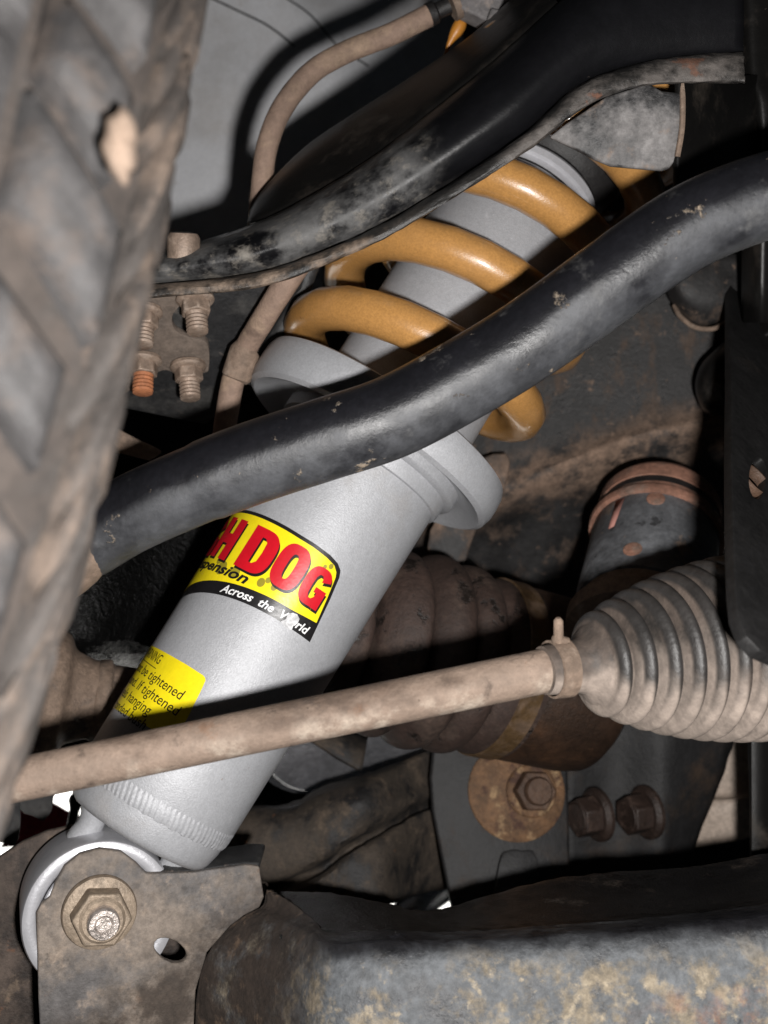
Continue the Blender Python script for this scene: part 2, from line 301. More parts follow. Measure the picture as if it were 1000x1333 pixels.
def lathe(o, ax, prof, seg=48, bm=None, cap=True, hint=None, wob=None):
    bm = bm or bmesh.new(); ax, e, f = frame_of(ax, hint); rings = []
    for t, r in prof:
        ring = []
        for k in range(seg):
            a = 2 * math.pi * k / seg; dt, dr = wob(a, t) if wob else (0, 0)
            ring.append(bm.verts.new(o + ax * (t + dt) + (r + dr) * (math.cos(a) * e + math.sin(a) * f)))
        rings.append(ring)
    for a, b in zip(rings, rings[1:]):
        for k in range(seg): bm.faces.new((a[k], a[(k + 1) % seg], b[(k + 1) % seg], b[k]))
    if cap:
        bm.faces.new(rings[0][::-1]); bm.faces.new(rings[-1])
    return bm
def prism(o, ax, r0, r1, h, n=6, rot=0., bm=None, hint=None):
    bm = bm or bmesh.new(); ax, e, f = frame_of(ax, hint); R = []
    for t, r in ((0, r0), (h, r1)):
        R.append([bm.verts.new(o + ax * t + r * (math.cos(rot + 2 * math.pi * k / n) * e + math.sin(rot + 2 * math.pi * k / n) * f)) for k in range(n)])
    for k in range(n): bm.faces.new((R[0][k], R[0][(k + 1) % n], R[1][(k + 1) % n], R[1][k]))
    bm.faces.new(R[0][::-1]); bm.faces.new(R[1]); return bm
def face_camera(bm):
    bm.normal_update(); s = 0
    for f in bm.faces: s += f.normal.dot(-f.calc_center_median()) * f.calc_area()
    if s < 0: bmesh.ops.reverse_faces(bm, faces=bm.faces)
    return bm
def sheet(rows, nu=6, nv=6, bump=0., seed=0):    # smooth stamped sheet through rows of (x, y, depth)
    rows = [cr([p if isinstance(p, Vector) else P(*p) for p in r], nu) for r in rows]
    cols = [cr([r[i] for r in rows], nv) for i in range(len(rows[0]))]
    bm = bmesh.new(); rnd = random.Random(seed)
    V = [[bm.verts.new(p + Vector((rnd.uniform(-1, 1), rnd.uniform(-1, 1), rnd.uniform(-1, 1))) * bump) for p in c] for c in cols]
    for a, b in zip(V, V[1:]):
        for k in range(len(a) - 1): bm.faces.new((a[k], a[k + 1], b[k + 1], b[k]))
    return face_camera(bm)
class Plane:                      # a real plane in space; put() finds where a picture point lies on it
    def __init__(s, o, n): s.o = Vector(o); s.n = Vector(n).normalized()
    @classmethod
    def of(c, a, b, d):
        a, b, d = P(*a), P(*b), P(*d); return c(a, (b - a).cross(d - a))
    def put(s, x, y):
        r = P(x, y, 1.0); return r * (s.o.dot(s.n) / r.dot(s.n))
def plate(pl, outline, holes=(), smooth_n=0):
    bm = bmesh.new(); edges = []
    for k, loop in enumerate([outline] + list(holes)):
        pts = [pl.put(*p) for p in loop]
        if smooth_n: 
            m = len(pts); ext = pts[-2:] + pts + pts[:3]
            pts = cr(ext, smooth_n)[2 * smooth_n:(2 + m) * smooth_n]
        vs = [bm.verts.new(p) for p in pts]
        edges += [bm.edges.new((vs[i], vs[(i + 1) % len(vs)])) for i in range(len(vs))]
    bmesh.ops.triangle_fill(bm, edges=edges, use_beauty=True, use_dissolve=False)
    return face_camera(bm)
def ell(cx, cy, rx, ry, n=24, rot=0.):
    c, s = math.cos(rot), math.sin(rot)
    return [(cx + rx * math.cos(a) * c - ry * math.sin(a) * s, cy + rx * math.cos(a) * s + ry * math.sin(a) * c) for a in [2 * math.pi * k / n for k in range(n)]]
def thread(r, h, pitch):
    out = [(0, r)]; t = pitch * .5
    while t < h - pitch * .6:
        out += [(t, r), (t + pitch * .5, r * .88)]; t += pitch
    return out + [(h - pitch * .2, r * .95), (h, r * .8)]
def bolt(parent, o, ax, fr, hr, hh, sr, sh, m='flange_bolt', ms='stud', rot=.2, fh=.0015):
    b = part('nut', lathe(o, ax, [(-.0005, fr * .97), (fh * .6, fr), (fh, fr * .95), (fh * 1.6, hr * .98)], 36), m, parent)
    h = part('hex', prism(Vector(o) + Vector(ax).normalized() * fh * .9, ax, hr, hr, hh, 6, rot), m, b, bevel=.0006)
    if sh > 0: part('stud', lathe(Vector(o) + Vector(ax).normalized() * (hh + fh * .6), ax, thread(sr, sh, .0016), 24), ms, b)
    return b

# ---------------------------------------------------------------- surroundings
g = bmesh.new()
NX = 24
gv = [[g.verts.new((-2.4 + 4.8 * i / NX, 1.05 + 3.5 * j / NX, -.45 + random.uniform(-.006, .006))) for j in range(NX + 1)] for i in range(NX + 1)]
for i in range(NX):
    for j in range(NX): g.faces.new((gv[i][j], gv[i + 1][j], gv[i + 1][j + 1], gv[i][j + 1]))
o = part('ground', g, 'ground'); o['kind'] = 'structure'

fen = thing('inner_fender', 'smooth silver inner fender panel behind the tyre and brake hose', 'panel', P(380, 300, .70))
part('panel', sheet([[(100, -60, .72), (280, -60, .70), (400, -60, .72), (560, -60, .80)],
                     [(100, 40, .71), (345, 35, .695), (450, 60, .70), (600, 40, .78)],
                     [(100, 160, .70), (300, 150, .69), (470, 160, .69), (640, 160, .76)],
                     [(100, 330, .70), (300, 330, .69), (480, 330, .70), (680, 330, .76)],
                     [(100, 480, .72), (300, 480, .72), (480, 480, .72), (680, 480, .78)]], 8, 8), 'fender', fen, solid=.0015)
def seam(name, pts, r, m, par): return part(name, tube(bmesh.new(), cr([P(*p) for p in pts], 6), r, 8), m, par)
seam('pressed_crease', [(270, -5, .693), (310, 14, .693), (350, 34, .692), (385, 62, .692), (410, 92, .690), (440, 120, .690)], .0007, 'knuckle', fen)
seam('pressed_crease', [(365, -8, .694), (405, 20, .692), (440, 60, .691), (480, 86, .69)], .0006, 'knuckle', fen)

ch = thing('chassis_rail', 'dark chassis rail with reddish dust along its crease behind the spring', 'chassis', P(760, 780, .56))
part('rail', sheet([[(420, 180, .60), (560, 180, .58), (700, 200, .57), (850, 220, .56), (1060, 200, .56)],
                    [(420, 400, .60), (560, 420, .58), (700, 400, .565), (850, 390, .555), (1060, 360, .55)],
                    [(420, 600, .60), (560, 610, .575), (690, 585, .56), (830, 540, .55), (1060, 490, .545)],
                    [(420, 690, .60), (560, 670, .57), (690, 630, .555), (840, 575, .545), (1060, 530, .54)],
                    [(420, 730, .63), (560, 720, .60), (700, 690, .585), (850, 650, .575), (1060, 620, .57)],
                    [(420, 850, .66), (560, 840, .64), (700, 820, .63), (850, 800, .62), (1060, 780, .60)]], 8, 6, .0004), 'frame', ch, solid=.003)
part('gusset', sheet([[(850, 320, .53), (880, 330, .515), (960, 330, .52), (1040, 320, .53)],
                      [(868, 380, .53), (890, 385, .513), (960, 390, .515), (1040, 390, .53)],
                      [(878, 400, .54), (905, 424, .525), (942, 420, .525), (1040, 410, .54)]], 6, 5), 'frame', ch, solid=.002)
seam('weld_bead', [(878, 398, .532), (886, 412, .527), (905, 426, .522), (928, 428, .52), (945, 420, .52)], .0012, 'tan', ch)
part('lug', plate(Plane.of((600, 580, .545), (700, 580, .54), (600, 680, .545)), [(560, 690), (585, 660), (600, 610), (660, 590), (655, 640), (620, 690), (600, 740), (560, 750)], smooth_n=3), 'frame', ch, solid=.004, bevel=.001)

ft = thing('frame_tower', 'black frame tower rising at the top right corner', 'frame', P(985, 450, .47))
part('tower', sheet([[(945, -60, .47), (965, -60, .452), (1000, -60, .45), (1080, -60, .46)],
                     [(955, 90, .47), (972, 90, .452), (1000, 90, .45), (1080, 90, .46)],
                     [(965, 160, .47), (985, 160, .452), (1010, 160, .45), (1080, 160, .46)],
                     [(965, 420, .49), (985, 420, .47), (1010, 420, .47), (1080, 420, .48)]], 5, 5), 'black_gloss', ft, solid=.003)
fb = thing('frame_bulge', 'black rounded bracket lobe behind the drilled plate on the right', 'bracket', P(940, 540, .50))
part('lobe', sheet([[(1060, 350, .52), (1000, 397, .52), (960, 430, .52), (928, 458, .52), (912, 476, .52), (905, 500, .52), (909, 522, .52), (921, 538, .52), (960, 548, .52)],
                    [(1060, 360, .50), (1002, 403, .505), (965, 436, .505), (934, 462, .505), (918, 480, .505), (911, 501, .505), (915, 520, .505), (926, 534, .508), (960, 543, .508)],
                    [(1060, 420, .49), (1010, 430, .495), (980, 450, .496), (955, 475, .496), (945, 490, .496), (942, 502, .496), (944, 514, .498), (950, 524, .500), (962, 536, .502)]], 5, 5), 'black_gloss', fb, solid=.002)

# added black sheet behind everything, standing in for the shade in the gaps
o = part('dark_gap_backing', sheet([[(380, -80, .9), (500, -80, .9), (600, -80, .9), (700, -80, .9), (1060, -80, .9)], [(100, 480, .80), (300, 450, .85), (500, 430, .9), (700, 400, .95), (1060, 400, .95)],
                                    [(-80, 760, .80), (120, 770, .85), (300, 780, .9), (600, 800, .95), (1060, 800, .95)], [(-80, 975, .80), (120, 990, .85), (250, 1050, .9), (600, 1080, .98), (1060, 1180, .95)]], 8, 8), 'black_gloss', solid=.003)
tag(o, 'black backing sheet added for the shade in the gaps behind the parts', 'backing')

# ---------------------------------------------------------------- shock absorber
A = P(186, 1070, .41); B = P(716, 215, .48); ax = (B - A).normalized()
mid = A + ax * .2; e_ = -mid; e_ = (e_ - e_.dot(ax) * ax).normalized(); s_ = ax.cross(e_)
if s_.x < 0: s_ = -s_
def on_body(s, t, h=0.):          # s: distance round the tube to the right of its front line, t: along the tube
    r = rad(t); p = s / r
    return A + ax * t + (r + h) * (math.cos(p) * e_ + math.sin(p) * s_)
def rad(t): return .032 + .003 * min(max(t / .16, 0), 1)
sh = thing('shock_absorber', 'silver foam-cell shock absorber with yellow stickers inside the spring', 'shock absorber', A - ax * .035)
def lt(prof, seg=72, sh_=0., **k): return lathe(A + s_ * sh_, ax, prof, seg, hint=e_, **k)
part('body_tube', lt([(.010, .0310)] + [(t / 1000, rad(t / 1000)) for t in range(14, 166, 8)] + [(.166, .035)]), 'silver', sh)
def ripple(a, t): return (.0005 * math.sin(a * 70), .0005 * math.sin(a * 70 + 1))
part('weld_bead', lt([(.0065, .0312), (.008, .0318), (.0100, .0320), (.0125, .0321), (.0142, .0318), (.0150, .0314)], 640, wob=lambda a, t: (.0003 * math.sin(a * 34), .00020 * math.sin(a * 96 + t * 700))), 'silver', sh)
part('bottom_cap', lt([(-.0045, .003), (-.0045, .024), (-.0040, .0272), (-.0025, .0288), (-.001, .0296), (.004, .0308), (.0085, .0312)]), 'silver', sh)
part('collar', lt([(.158, .0345), (.1585, .0362), (.160, .0368), (.1645, .0370), (.165, .0392), (.166, .0402), (.1755, .0405), (.1765, .039)]), 'silver', sh)
def spiral(a, t): return (.004 * math.sin(a - 2.2) if t > .176 else .0015 * math.sin(a - 2.2), 0)
part('spring_perch', lt([(.171, .037), (.1715, .0435), (.1705, .0475), (.1675, .0520), (.1668, .0540), (.1680, .0562), (.1715, .0574), (.177, .0577), (.1815, .0575), (.1842, .0566), (.1852, .0548), (.184, .053), (.182, .048), (.182, .033)], wob=spiral, sh_=-.0016), 'silver', sh)
part('upper_tube', lt([(.178, .0338), (.21, .0338), (.288, .0335), (.2915, .0325), (.2935, .0300)]), 'silver', sh)
part('top_cap', lt([(.290, .0285), (.304, .0284), (.3062, .0276), (.3075, .0276), (.3085, .0290), (.3115, .0290), (.3130, .0276), (.3135, .020)]), 'silver_bare', sh)
for tg in (.2990, .3035):
    part('groove_shade_ring', lt([(tg, .0270), (tg, .02865), (tg + .0008, .02865), (tg + .0008, .0270)]), 'black_rubber', sh)  # black ring on the cap surface, drawn for the shade of a groove
part('piston_rod', lt([(.309, .010), (.43, .010)], 24), 'silver_bare', sh)
# eye
EC = P(126, 1178, .408)
c0 = -EC; ea = (c0 - c0.dot(ax) * ax).normalized(); ea = (ea + Vector((.20, 0, -.12))).normalized()
def ring(ri, ro, hw, ch=.0012): return [(-hw, ri + ch), (-hw + ch * .4, ri + ch * .3), (-hw + ch, ri), (hw - ch, ri), (hw - ch * .3, ri + ch * .4), (hw, ri + ch), (hw, ro - ch), (hw - ch * .3, ro - ch * .3), (hw - ch, ro), (-hw + ch, ro), (-hw, ro - ch), (-hw, ri + ch)]
part('eye', lathe(EC, ea, ring(.0215, .0275, .0155, .0018), 72, cap=False), 'eye', sh)
part('bushing', lathe(EC, ea, ring(.008, .0214, .0145, .001), 48, cap=False), 'black_rubber', sh)
part('bushing_sleeve', lathe(EC, ea, ring(.0195, .0212, .0165, .0005), 48, cap=False), 'silver_bare', sh)
neck = bmesh.new()
for sgn in (-1, 1):
    p0 = A - ax * .002 + s_ * sgn * .0190; p1 = EC + s_ * sgn * .0185 + ax * .0165
    tube(neck, cr([p0 + ax * .002, p0.lerp(p1, .5) - s_ * sgn * .0015, p1], 6), [.0075, .0068, .0060, .0056, .0052, .0050, .0050, .0050, .0052, .0053, .0054, .0054, .0054], 16)
part('eye_neck', neck, 'silver', sh)

# stickers: cut in the flat, then laid round the tube
def wrap(bm, h, step=.0016):
    ss = [v.co.x for v in bm.verts]; a, b = min(ss), max(ss); x = a + step
    while x < b:
        bmesh.ops.bisect_plane(bm, geom=bm.verts[:] + bm.edges[:] + bm.faces[:], plane_co=(x, 0, 0), plane_no=(1, 0, 0)); x += step
    for v in bm.verts: v.co = on_body(v.co.x, v.co.y, h)
    return face_camera(bm)
def flat(pts):
    bm = bmesh.new(); vs = [bm.verts.new((x / 1000, y / 1000, 0)) for x, y in pts]
    es = [bm.edges.new((vs[i], vs[(i + 1) % len(vs)])) for i in range(len(vs))]
    bmesh.ops.triangle_fill(bm, edges=es, use_beauty=True, use_dissolve=False); return bm
def text_bm(body, size, bold=0., shear=0.):
    cu = bpy.data.curves.new('text', 'FONT'); cu.body = body; cu.size = size; cu.offset = bold; cu.shear = shear; cu.resolution_u = 4; cu.fill_mode = 'FRONT'
    ob = bpy.data.objects.new('text', cu); COL.objects.link(ob)
    bpy.context.view_layer.update()
    me = ob.evaluated_get(bpy.context.evaluated_depsgraph_get()).to_mesh()
    bm = bmesh.new(); bm.from_mesh(me); bpy.data.objects.remove(ob); bpy.data.curves.remove(cu)
    return bm
def text_at(body, s0, s1, t0, h, bold=0., shear=0., rise=lambda s: 0., hgt=.001, curve_h=None, dx=0, dy=0, cap=None):
    bm = text_bm(body, 1., bold, shear)
    xs = [v.co.x for v in bm.verts]; ys = [v.co.y for v in bm.verts]; x0, x1 = min(xs), max(xs); y0, y1 = cap if cap else (min(ys), max(ys))
    for v in bm.verts:
        u = (v.co.x - x0) / (x1 - x0); s = s0 + u * (s1 - s0)
        hh = h * (curve_h(u) if curve_h else 1)
        v.co = Vector(((s + dx) / 1000, (t0 + rise(s) + (v.co.y - y0) / (y1 - y0) * hh + dy) / 1000, 0))
    return wrap(bm, hgt)
def low(s): return 88.4 - .0042 * max(0, 4 - s) ** 2 if s < 4 else 88.4 - .02 * (s - 4)
def lowb(s): return 94.3 + .09 * (s - 6) if s > 6 else 94.3 - .0042 * (6 - s) ** 2
brand_out = [(18.3, 88.0), (16.2, 105), (14.7, 114.0), (13.6, 116.4), (11.2, 118.0), (7, 119.0), (0, 119.5)] + [(s, 119.9 - .0022 * (s + 18) ** 2) for s in range(-6, -55, -6)]
brand_out += [(s, low(s)) for s in range(-54, 18, 4)]
st = part('brand_sticker', wrap(flat(brand_out), .00015), 'black_print', sh, label='black and yellow brand sticker with red lettering')
yel = [(16.3, lowb(16.3)), (14.8, 105), (13.3, 113.2), (12.4, 115.0), (10.4, 116.6), (6.5, 117.5), (0, 118.1)] + [(s, 118.5 - .0022 * (s + 18) ** 2) for s in range(-6, -55, -6)]
yel += [(s, lowb(s)) for s in range(-54, 16, 4)]
part('yellow_field', wrap(flat(yel), .00028), 'yellow', st)
for s0, t0, r in ((-21, 95.6, 2.2), (-9.5, 97, 1.5), (-7.6, 99, 1.0), (9.5, 115.6, .9), (7.6, 114.3, .7), (-28, 95, 2.4), (-31.5, 97.5, 1.6), (-4.4, 97.8, 1.1)):
    part('paw_print', wrap(flat([(s0 + r * math.cos(a), t0 + r * 1.2 * math.sin(a)) for a in [k * math.pi / 8 for k in range(16)]]), .00034), 'olive_print', st)
def sup(cx, cy, rx, ry, a0, a1, n=20, e=2.8):
    out = []
    for i in range(n + 1):
        a = math.radians(a0 + (a1 - a0) * i / n); c, q = math.cos(a), math.sin(a)
        out.append((cx + rx * math.copysign(abs(c) ** (2 / e), c), cy + ry * math.copysign(abs(q) ** (2 / e), q)))
    return out
GLYPH = {
    'H': [[(0, 0), (.37, 0), (.37, .38), (.63, .38), (.63, 0), (1, 0), (1, 1), (.63, 1), (.63, .62), (.37, .62), (.37, 1), (0, 1)]],
    'D': [[(0, 0)] + sup(.45, .5, .55, .5, -90, 90) + [(0, 1)], [(.38, .2), (.5, .2), (.6, .28), (.62, .5), (.6, .72), (.5, .8), (.38, .8)]],
    'O': [sup(.5, .5, .5, .5, 0, 342, 30), sup(.5, .5, .13, .29, 0, 342, 18)],
    'G': [sup(.5, .5, .5, .5, 22, 290, 30) + [(.68, .08), (.74, 0), (1, 0), (1, .50), (.54, .50), (.54, .36), (.66, .36), (.65, .26), (.57, .19), (.45, .19), (.38, .28), (.36, .5), (.38, .72), (.45, .81), (.57, .81), (.63, .73), (.64, .66)]]}
def glyph(ch_, s0, s1, t0, h, hgt, grow=0., lean=0.):
    bm = bmesh.new(); es = []
    for loop in GLYPH[ch_]:
        vs = [bm.verts.new(((s0 + x * (s1 - s0) + lean * y) / 1000, (t0 + y * h) / 1000, 0)) for x, y in loop]
        es += [bm.edges.new((vs[i], vs[(i + 1) % len(vs)])) for i in range(len(vs))]
    bmesh.ops.triangle_fill(bm, edges=es, use_beauty=True, use_dissolve=False)
    return wrap(bm, hgt)
def chunky(parent, ch_, s0, s1, t0, h):
    part('letter_shadow', glyph(ch_, s0 + .8, s1 + .8, t0 - .9, h, .00042), 'black_print', parent)
    part('letter', glyph(ch_, s0, s1, t0, h, .00056), 'red_print', parent)
chunky(st, 'G', 3.3, 13.3, 98.6, 15.2); chunky(st, 'O', -9.2, 2.5, 98.6, 17.6); chunky(st, 'D', -23.4, -10.2, 98.0, 17.6)
chunky(st, 'H', -41, -28.8, 97.8, 17.4); chunky(st, 'G', -54, -42.5, 97.4, 17)
part('lettering', text_at('Suspension', -52, -14.2, 92.0, 5.8, .03, .25, rise=lambda s: .055 * (s + 14.2), hgt=.0005), 'black_print', st)
part('lettering', text_at('Across  the  World', -22.2, 15.2, 0, 3.3, .018, .2, rise=lambda s: low(s) + 1.1, hgt=.0004), 'white_print', st)
part('scuff', wrap(flat([(4.2, 88.6), (5.3, 90.2), (5.0, 92.4), (6.3, 93.6), (8.0, 93.9), (9.6, 93.0), (9.9, 91.2), (9.0, 89.5), (9.3, 87.9), (7.2, 87.4), (5.6, 87.9)]), .0006), 'scuff', st)
ws = part('warning_sticker', wrap(flat([(-5.2, 33), (-7.0, 52), (-7.6, 56.4), (-8.3, 57.3), (-9.5, 57.7), (-17.5, 57.9), (-30, 57.7), (-50, 57.2), (-50, 30)]), .00015), 'yellow', sh, label='yellow warning sticker with fine black print')
cap = (-.20, .72)
for txt, s0, s1, t0 in (('WARNING', -47, -29, 51.6), ('Bolt must not be tightened', -66, -11.6, 45.3), ('on the ground. If tightened', -66, -9.6, 39.9), ('with wheels hanging', -62, -19.5, 34.6), ('down bonded bush', -58, -18, 29.4)):
    part('lettering', text_at(txt, s0, s1, t0, 5.0, .003, .12, hgt=.0003, rise=lambda s: -.02 * (s + 30), cap=cap), 'black_print', ws)
part('underline', wrap(flat([(-47, 51.3), (-29, 50.8), (-29, 51.1), (-47, 51.6)]), .0003), 'black_print', ws)

# ---------------------------------------------------------------- coil spring
pts = []
for i in range(-34, 190):
    k = i / 24.0; ph = 2 * math.pi * (k)          # k = 0 at the front of the second visible coil
    t = .2435 + .0362 * k; R = .0492
    if k < -1.0: t = .2435 - .0362 + .024 * (k + 1.0)
    pts.append(A - s_ * .0026 + ax * t + R * (math.cos(ph) * e_ + math.sin(ph) * s_))
pts = pts[:24 * 4 + 34]
sp = part('coil_spring', tube(bmesh.new(), pts, .0087, 28), 'spring', loc=A + ax * .19)
tag(sp, 'thick golden tan coil spring wound round the silver shock absorber', 'spring')
tm = thing('spring_top_mount', 'black rubber top mount at the upper end of the golden spring', 'mount', A + ax * .36)
part('rubber_cup', lathe(A, ax, [(.314, .012), (.314, .0275), (.317, .0305), (.332, .0335), (.350, .034), (.37, .036)], 48), 'black_rubber', tm)
part('mount_plate', lathe(A, ax, [(.37, .02), (.37, .062), (.378, .062), (.385, .03)], 48), 'black_gloss', tm)

# ---------------------------------------------------------------- upper control arm
ua = thing('upper_control_arm', 'black pressed steel upper control arm crossing above the golden spring', 'control arm', P(560, 260, .40))
cols = [  # top edge, face bottom, flange bottom
    ((140, 352), (140, 378), (140, 396)), ((190, 334), (188, 372), (186, 388)), ((330, 291), (330, 356), (332, 374)), ((420, 245), (422, 326), (426, 343)),
    ((490, 200), (505, 288), (511, 304)), ((560, 145), (598, 232), (606, 247)), ((640, 80), (685, 172), (694, 190)), ((720, 10), (745, 118), (757, 141)),
    ((800, -60), (805, 90), (820, 114)), ((885, -100), (880, 74), (888, 107)), ((970, -120), (968, 68), (970, 107))]
dd = [.405, .402, .398, .395, .392, .390, .388, .388, .389, .391, .393]
def lerp2(a, b, f): return (a[0] + (b[0] - a[0]) * f, a[1] + (b[1] - a[1]) * f)
rows = []
for f, off in ((0, .026), (.06, .016), (.18, .007), (.38, .0005), (.62, -.001), (.84, .003), (.96, .008), (1.0, .012)):
    rows.append([(*lerp2(c[0], c[1], f), d + off * (1 if i < 6 else max(.5, 1 - .12 * (i - 5)))) for i, (c, d) in enumerate(zip(cols, dd))])
part('arm_body', sheet(rows, 7, 4, .00012), 'arm', ua, solid=.003)
rows = []
for f, off in ((-.06, .012), (.05, .001), (.35, -.0035), (.8, -.004), (1.0, -.003), (1.04, .002)):
    rows.append([(*lerp2(c[1], c[2], f), d + off) for c, d in zip(cols, dd)])
part('flange', sheet(rows, 7, 3, .00028, 3), 'arm_flange', ua, label='dusty rolled lower flange', solid=.0022)
part('rear_leg', sheet([[(322, 290, .455), (336, 288, .43), (420, 250, .425), (490, 205, .42), (562, 148, .415), (650, 78, .41), (730, 10, .41)],
                        [(322, 288, .456), (333, 280, .433), (410, 240, .428), (478, 196, .425), (552, 138, .42), (640, 66, .415), (720, -5, .415)],
                        [(324, 280, .457), (338, 262, .445), (400, 205, .445), (466, 160, .445), (540, 112, .445), (620, 55, .445), (700, -15, .445)],
                        [(326, 272, .46), (348, 240, .462), (398, 190, .465), (462, 146, .465), (534, 100, .465), (612, 46, .465), (690, -25, .465)]], 7, 5), 'black_gloss', ua, solid=.003)

mb = thing('arm_pivot_bracket', 'dusty grey folded pivot bracket under the right end of the upper arm', 'bracket', P(830, 220, .41))
pl = Plane.of((735, 190, .412), (885, 120, .404), (885, 218, .408))
part('front_cheek', plate(pl, [(715, 178), (738, 160), (790, 125), (845, 108), (862, 118), (884, 120), (889, 128), (887, 170), (881, 205), (872, 219), (862, 222), (795, 216), (775, 208), (745, 192)]), 'bracket_grey', mb, solid=.003, bevel=.001)
pl2 = Plane.of((889, 128, .405), (985, 128, .45), (887, 210, .408))
part('side_cheek', plate(pl2, [(886, 104), (990, 96), (995, 260), (884, 250), (884, 206), (889, 170)]), 'black_gloss', mb, solid=.003, bevel=.001)
seam('fold', [(887, 108, .4045), (889, 130, .4045), (888, 168, .405), (882, 204, .407)], .0011, 'tan', mb)

# ---------------------------------------------------------------- ball joint under the outer end of the upper arm
bn = Vector((.06, -.62, -.78)).normalized()
bo = P(220, 372, .418)
kn = Plane(bo, bn)
ka = thing('upper_ball_joint', 'mud coated upper ball joint flange with four studs under the black arm', 'ball joint', bo)
part('arm_plate', plate(Plane(bo + Vector((0, .004, .004)), bn), [(120, 366), (400, 352), (392, 378), (340, 425), (305, 470), (286, 538), (268, 553), (228, 546), (150, 530), (110, 525)]), 'knuckle', ka, solid=.004, bevel=.0012)
part('joint_flange', plate(kn, [(130, 372), (232, 372), (238, 392), (226, 408), (224, 420), (230, 432), (248, 440), (266, 444), (272, 455), (272, 478), (266, 486), (232, 487), (216, 482), (202, 487), (176, 505), (130, 512)], smooth_n=3), 'bj_plate', ka, solid=.0035, bevel=.001)
for i, (x, y, rr) in enumerate(((187, 405, 'stud'), (254, 388, 'stud'), (187, 468, 'stud_rust'), (245, 476, 'stud'))):
    q = kn.put(x, y)
    bd = (bn + Vector((.05 if i % 2 else -.02, .34, -.1))).normalized()
    bolt(ka, q, bd, .0075, .0060, .0058, .0043, .0085, 'stud', rr, rot=.3 + i * .4)
q = P(239, 322, .408)
bh = part('bolt_head', lathe(q, (.05, -.25, 1), [(-.004, .0062), (.0035, .0062), (.0052, .0052), (.0056, .003)], 28), 'stud', ka)

# ---------------------------------------------------------------- brake hose
bhs = thing('brake_hose', 'muddy brown brake hose arching in front of the silver fender', 'hose', P(343, 240, .475))
hp = [(335, 300, .485), (341, 240, .478), (348, 190, .475), (368, 140, .475), (405, 95, .478), (450, 68, .48), (510, 44, .48), (562, 18, .478)]
part('hose', tube(bmesh.new(), cr([P(*p) for p in hp], 8), .0048, 20, jit=.012), 'hose', bhs)
part('ferrule', tube(bmesh.new(), [P(558, 20, .478), P(566, 16, .478), P(570, 14, .478), P(592, 4, .477)], [.0052, .0050, .0036, .0036], 18), 'black_rubber', bhs)
part('washer', tube(bmesh.new(), [P(588, 9, .474), P(596, 5, .474)], .0062, 20), 'tan', bhs)
cl = bmesh.new(); c = P(625, 8, .475)
bmesh.ops.create_cube(cl, size=1, matrix=Matrix.Translation(c) @ Matrix.Rotation(.45, 4, 'Y') @ Matrix.Diagonal((.017, .012, .014, 1)))
bmesh.ops.create_cube(cl, size=1, matrix=Matrix.Translation(P(648, 28, .470)) @ Matrix.Rotation(.35, 4, 'Y') @ Matrix.Diagonal((.009, .010, .006, 1)))
part('clip', cl, 'clamp_grey', bhs, bevel=.0012, seg=3)
hl = thing('brake_line', 'tan brake line with a crimp sleeve hanging left of the spring perch', 'hose', P(295, 560, .445))
part('line', tube(bmesh.new(), cr([P(*p) for p in ((402, 325, .414), (366, 378, .418), (340, 420, .428), (322, 450, .436), (305, 490, .44), (297, 530, .442), (290, 575, .445))], 7), .0047, 20, jit=.012), 'hose', hl)
part('crimp_sleeve', tube(bmesh.new(), [P(322, 452, .437), P(319, 457, .437), P(308, 490, .44), P(306, 495, .44)], [.0052, .0062, .0062, .0050], 20), 'tan', hl)
o = part('abs_sensor_cable', tube(bmesh.new(), cr([P(*p) for p in ((405, 345, .455), (392, 380, .456), (372, 420, .458), (350, 455, .46), (330, 500, .465))], 6), .0036, 16), 'knuckle')
tag(o, 'thin dark cable running beside the tan brake line', 'cable')
o = part('wiring_loom', tube(bmesh.new(), cr([P(*p) for p in ((604, 20, .485), (597, 36, .486), (586, 55, .487), (573, 88, .49))], 5), [.0008, .0016, .0023, .0028, .003, .003, .0029, .0027, .0023, .0018, .0013, .001, .0008, .0006, .0005, .0004], 12), 'orange')
tag(o, 'small orange loom strip below the hose clip at the top', 'cable')

# ---------------------------------------------------------------- steering knuckle, far left
kk = thing('steering_knuckle', 'wet black steering knuckle in the gap between tyre and shock', 'knuckle', P(160, 880, .5))
part('knuckle_body', sheet([[(40, 585, .52), (150, 590, .51), (260, 590, .53), (420, 560, .56)],
                            [(40, 680, .50), (130, 690, .49), (240, 690, .52), (420, 660, .56)],
                            [(40, 790, .48), (110, 800, .475), (220, 790, .51), (420, 760, .56)],
                            [(40, 850, .49), (110, 850, .48), (220, 850, .52), (420, 850, .56)],
                            [(40, 900, .53), (110, 900, .53), (220, 900, .56), (420, 920, .58)]], 8, 6, .0006), 'wet_black', kk, solid=.003)
part('dust_shield', sheet([[(100, 535, .47), (140, 552, .46), (192, 580, .46), (210, 590, .465)], [(100, 560, .47), (140, 585, .462), (165, 592, .462), (195, 600, .468)]], 5, 5), 'tan', kk, solid=.0015)

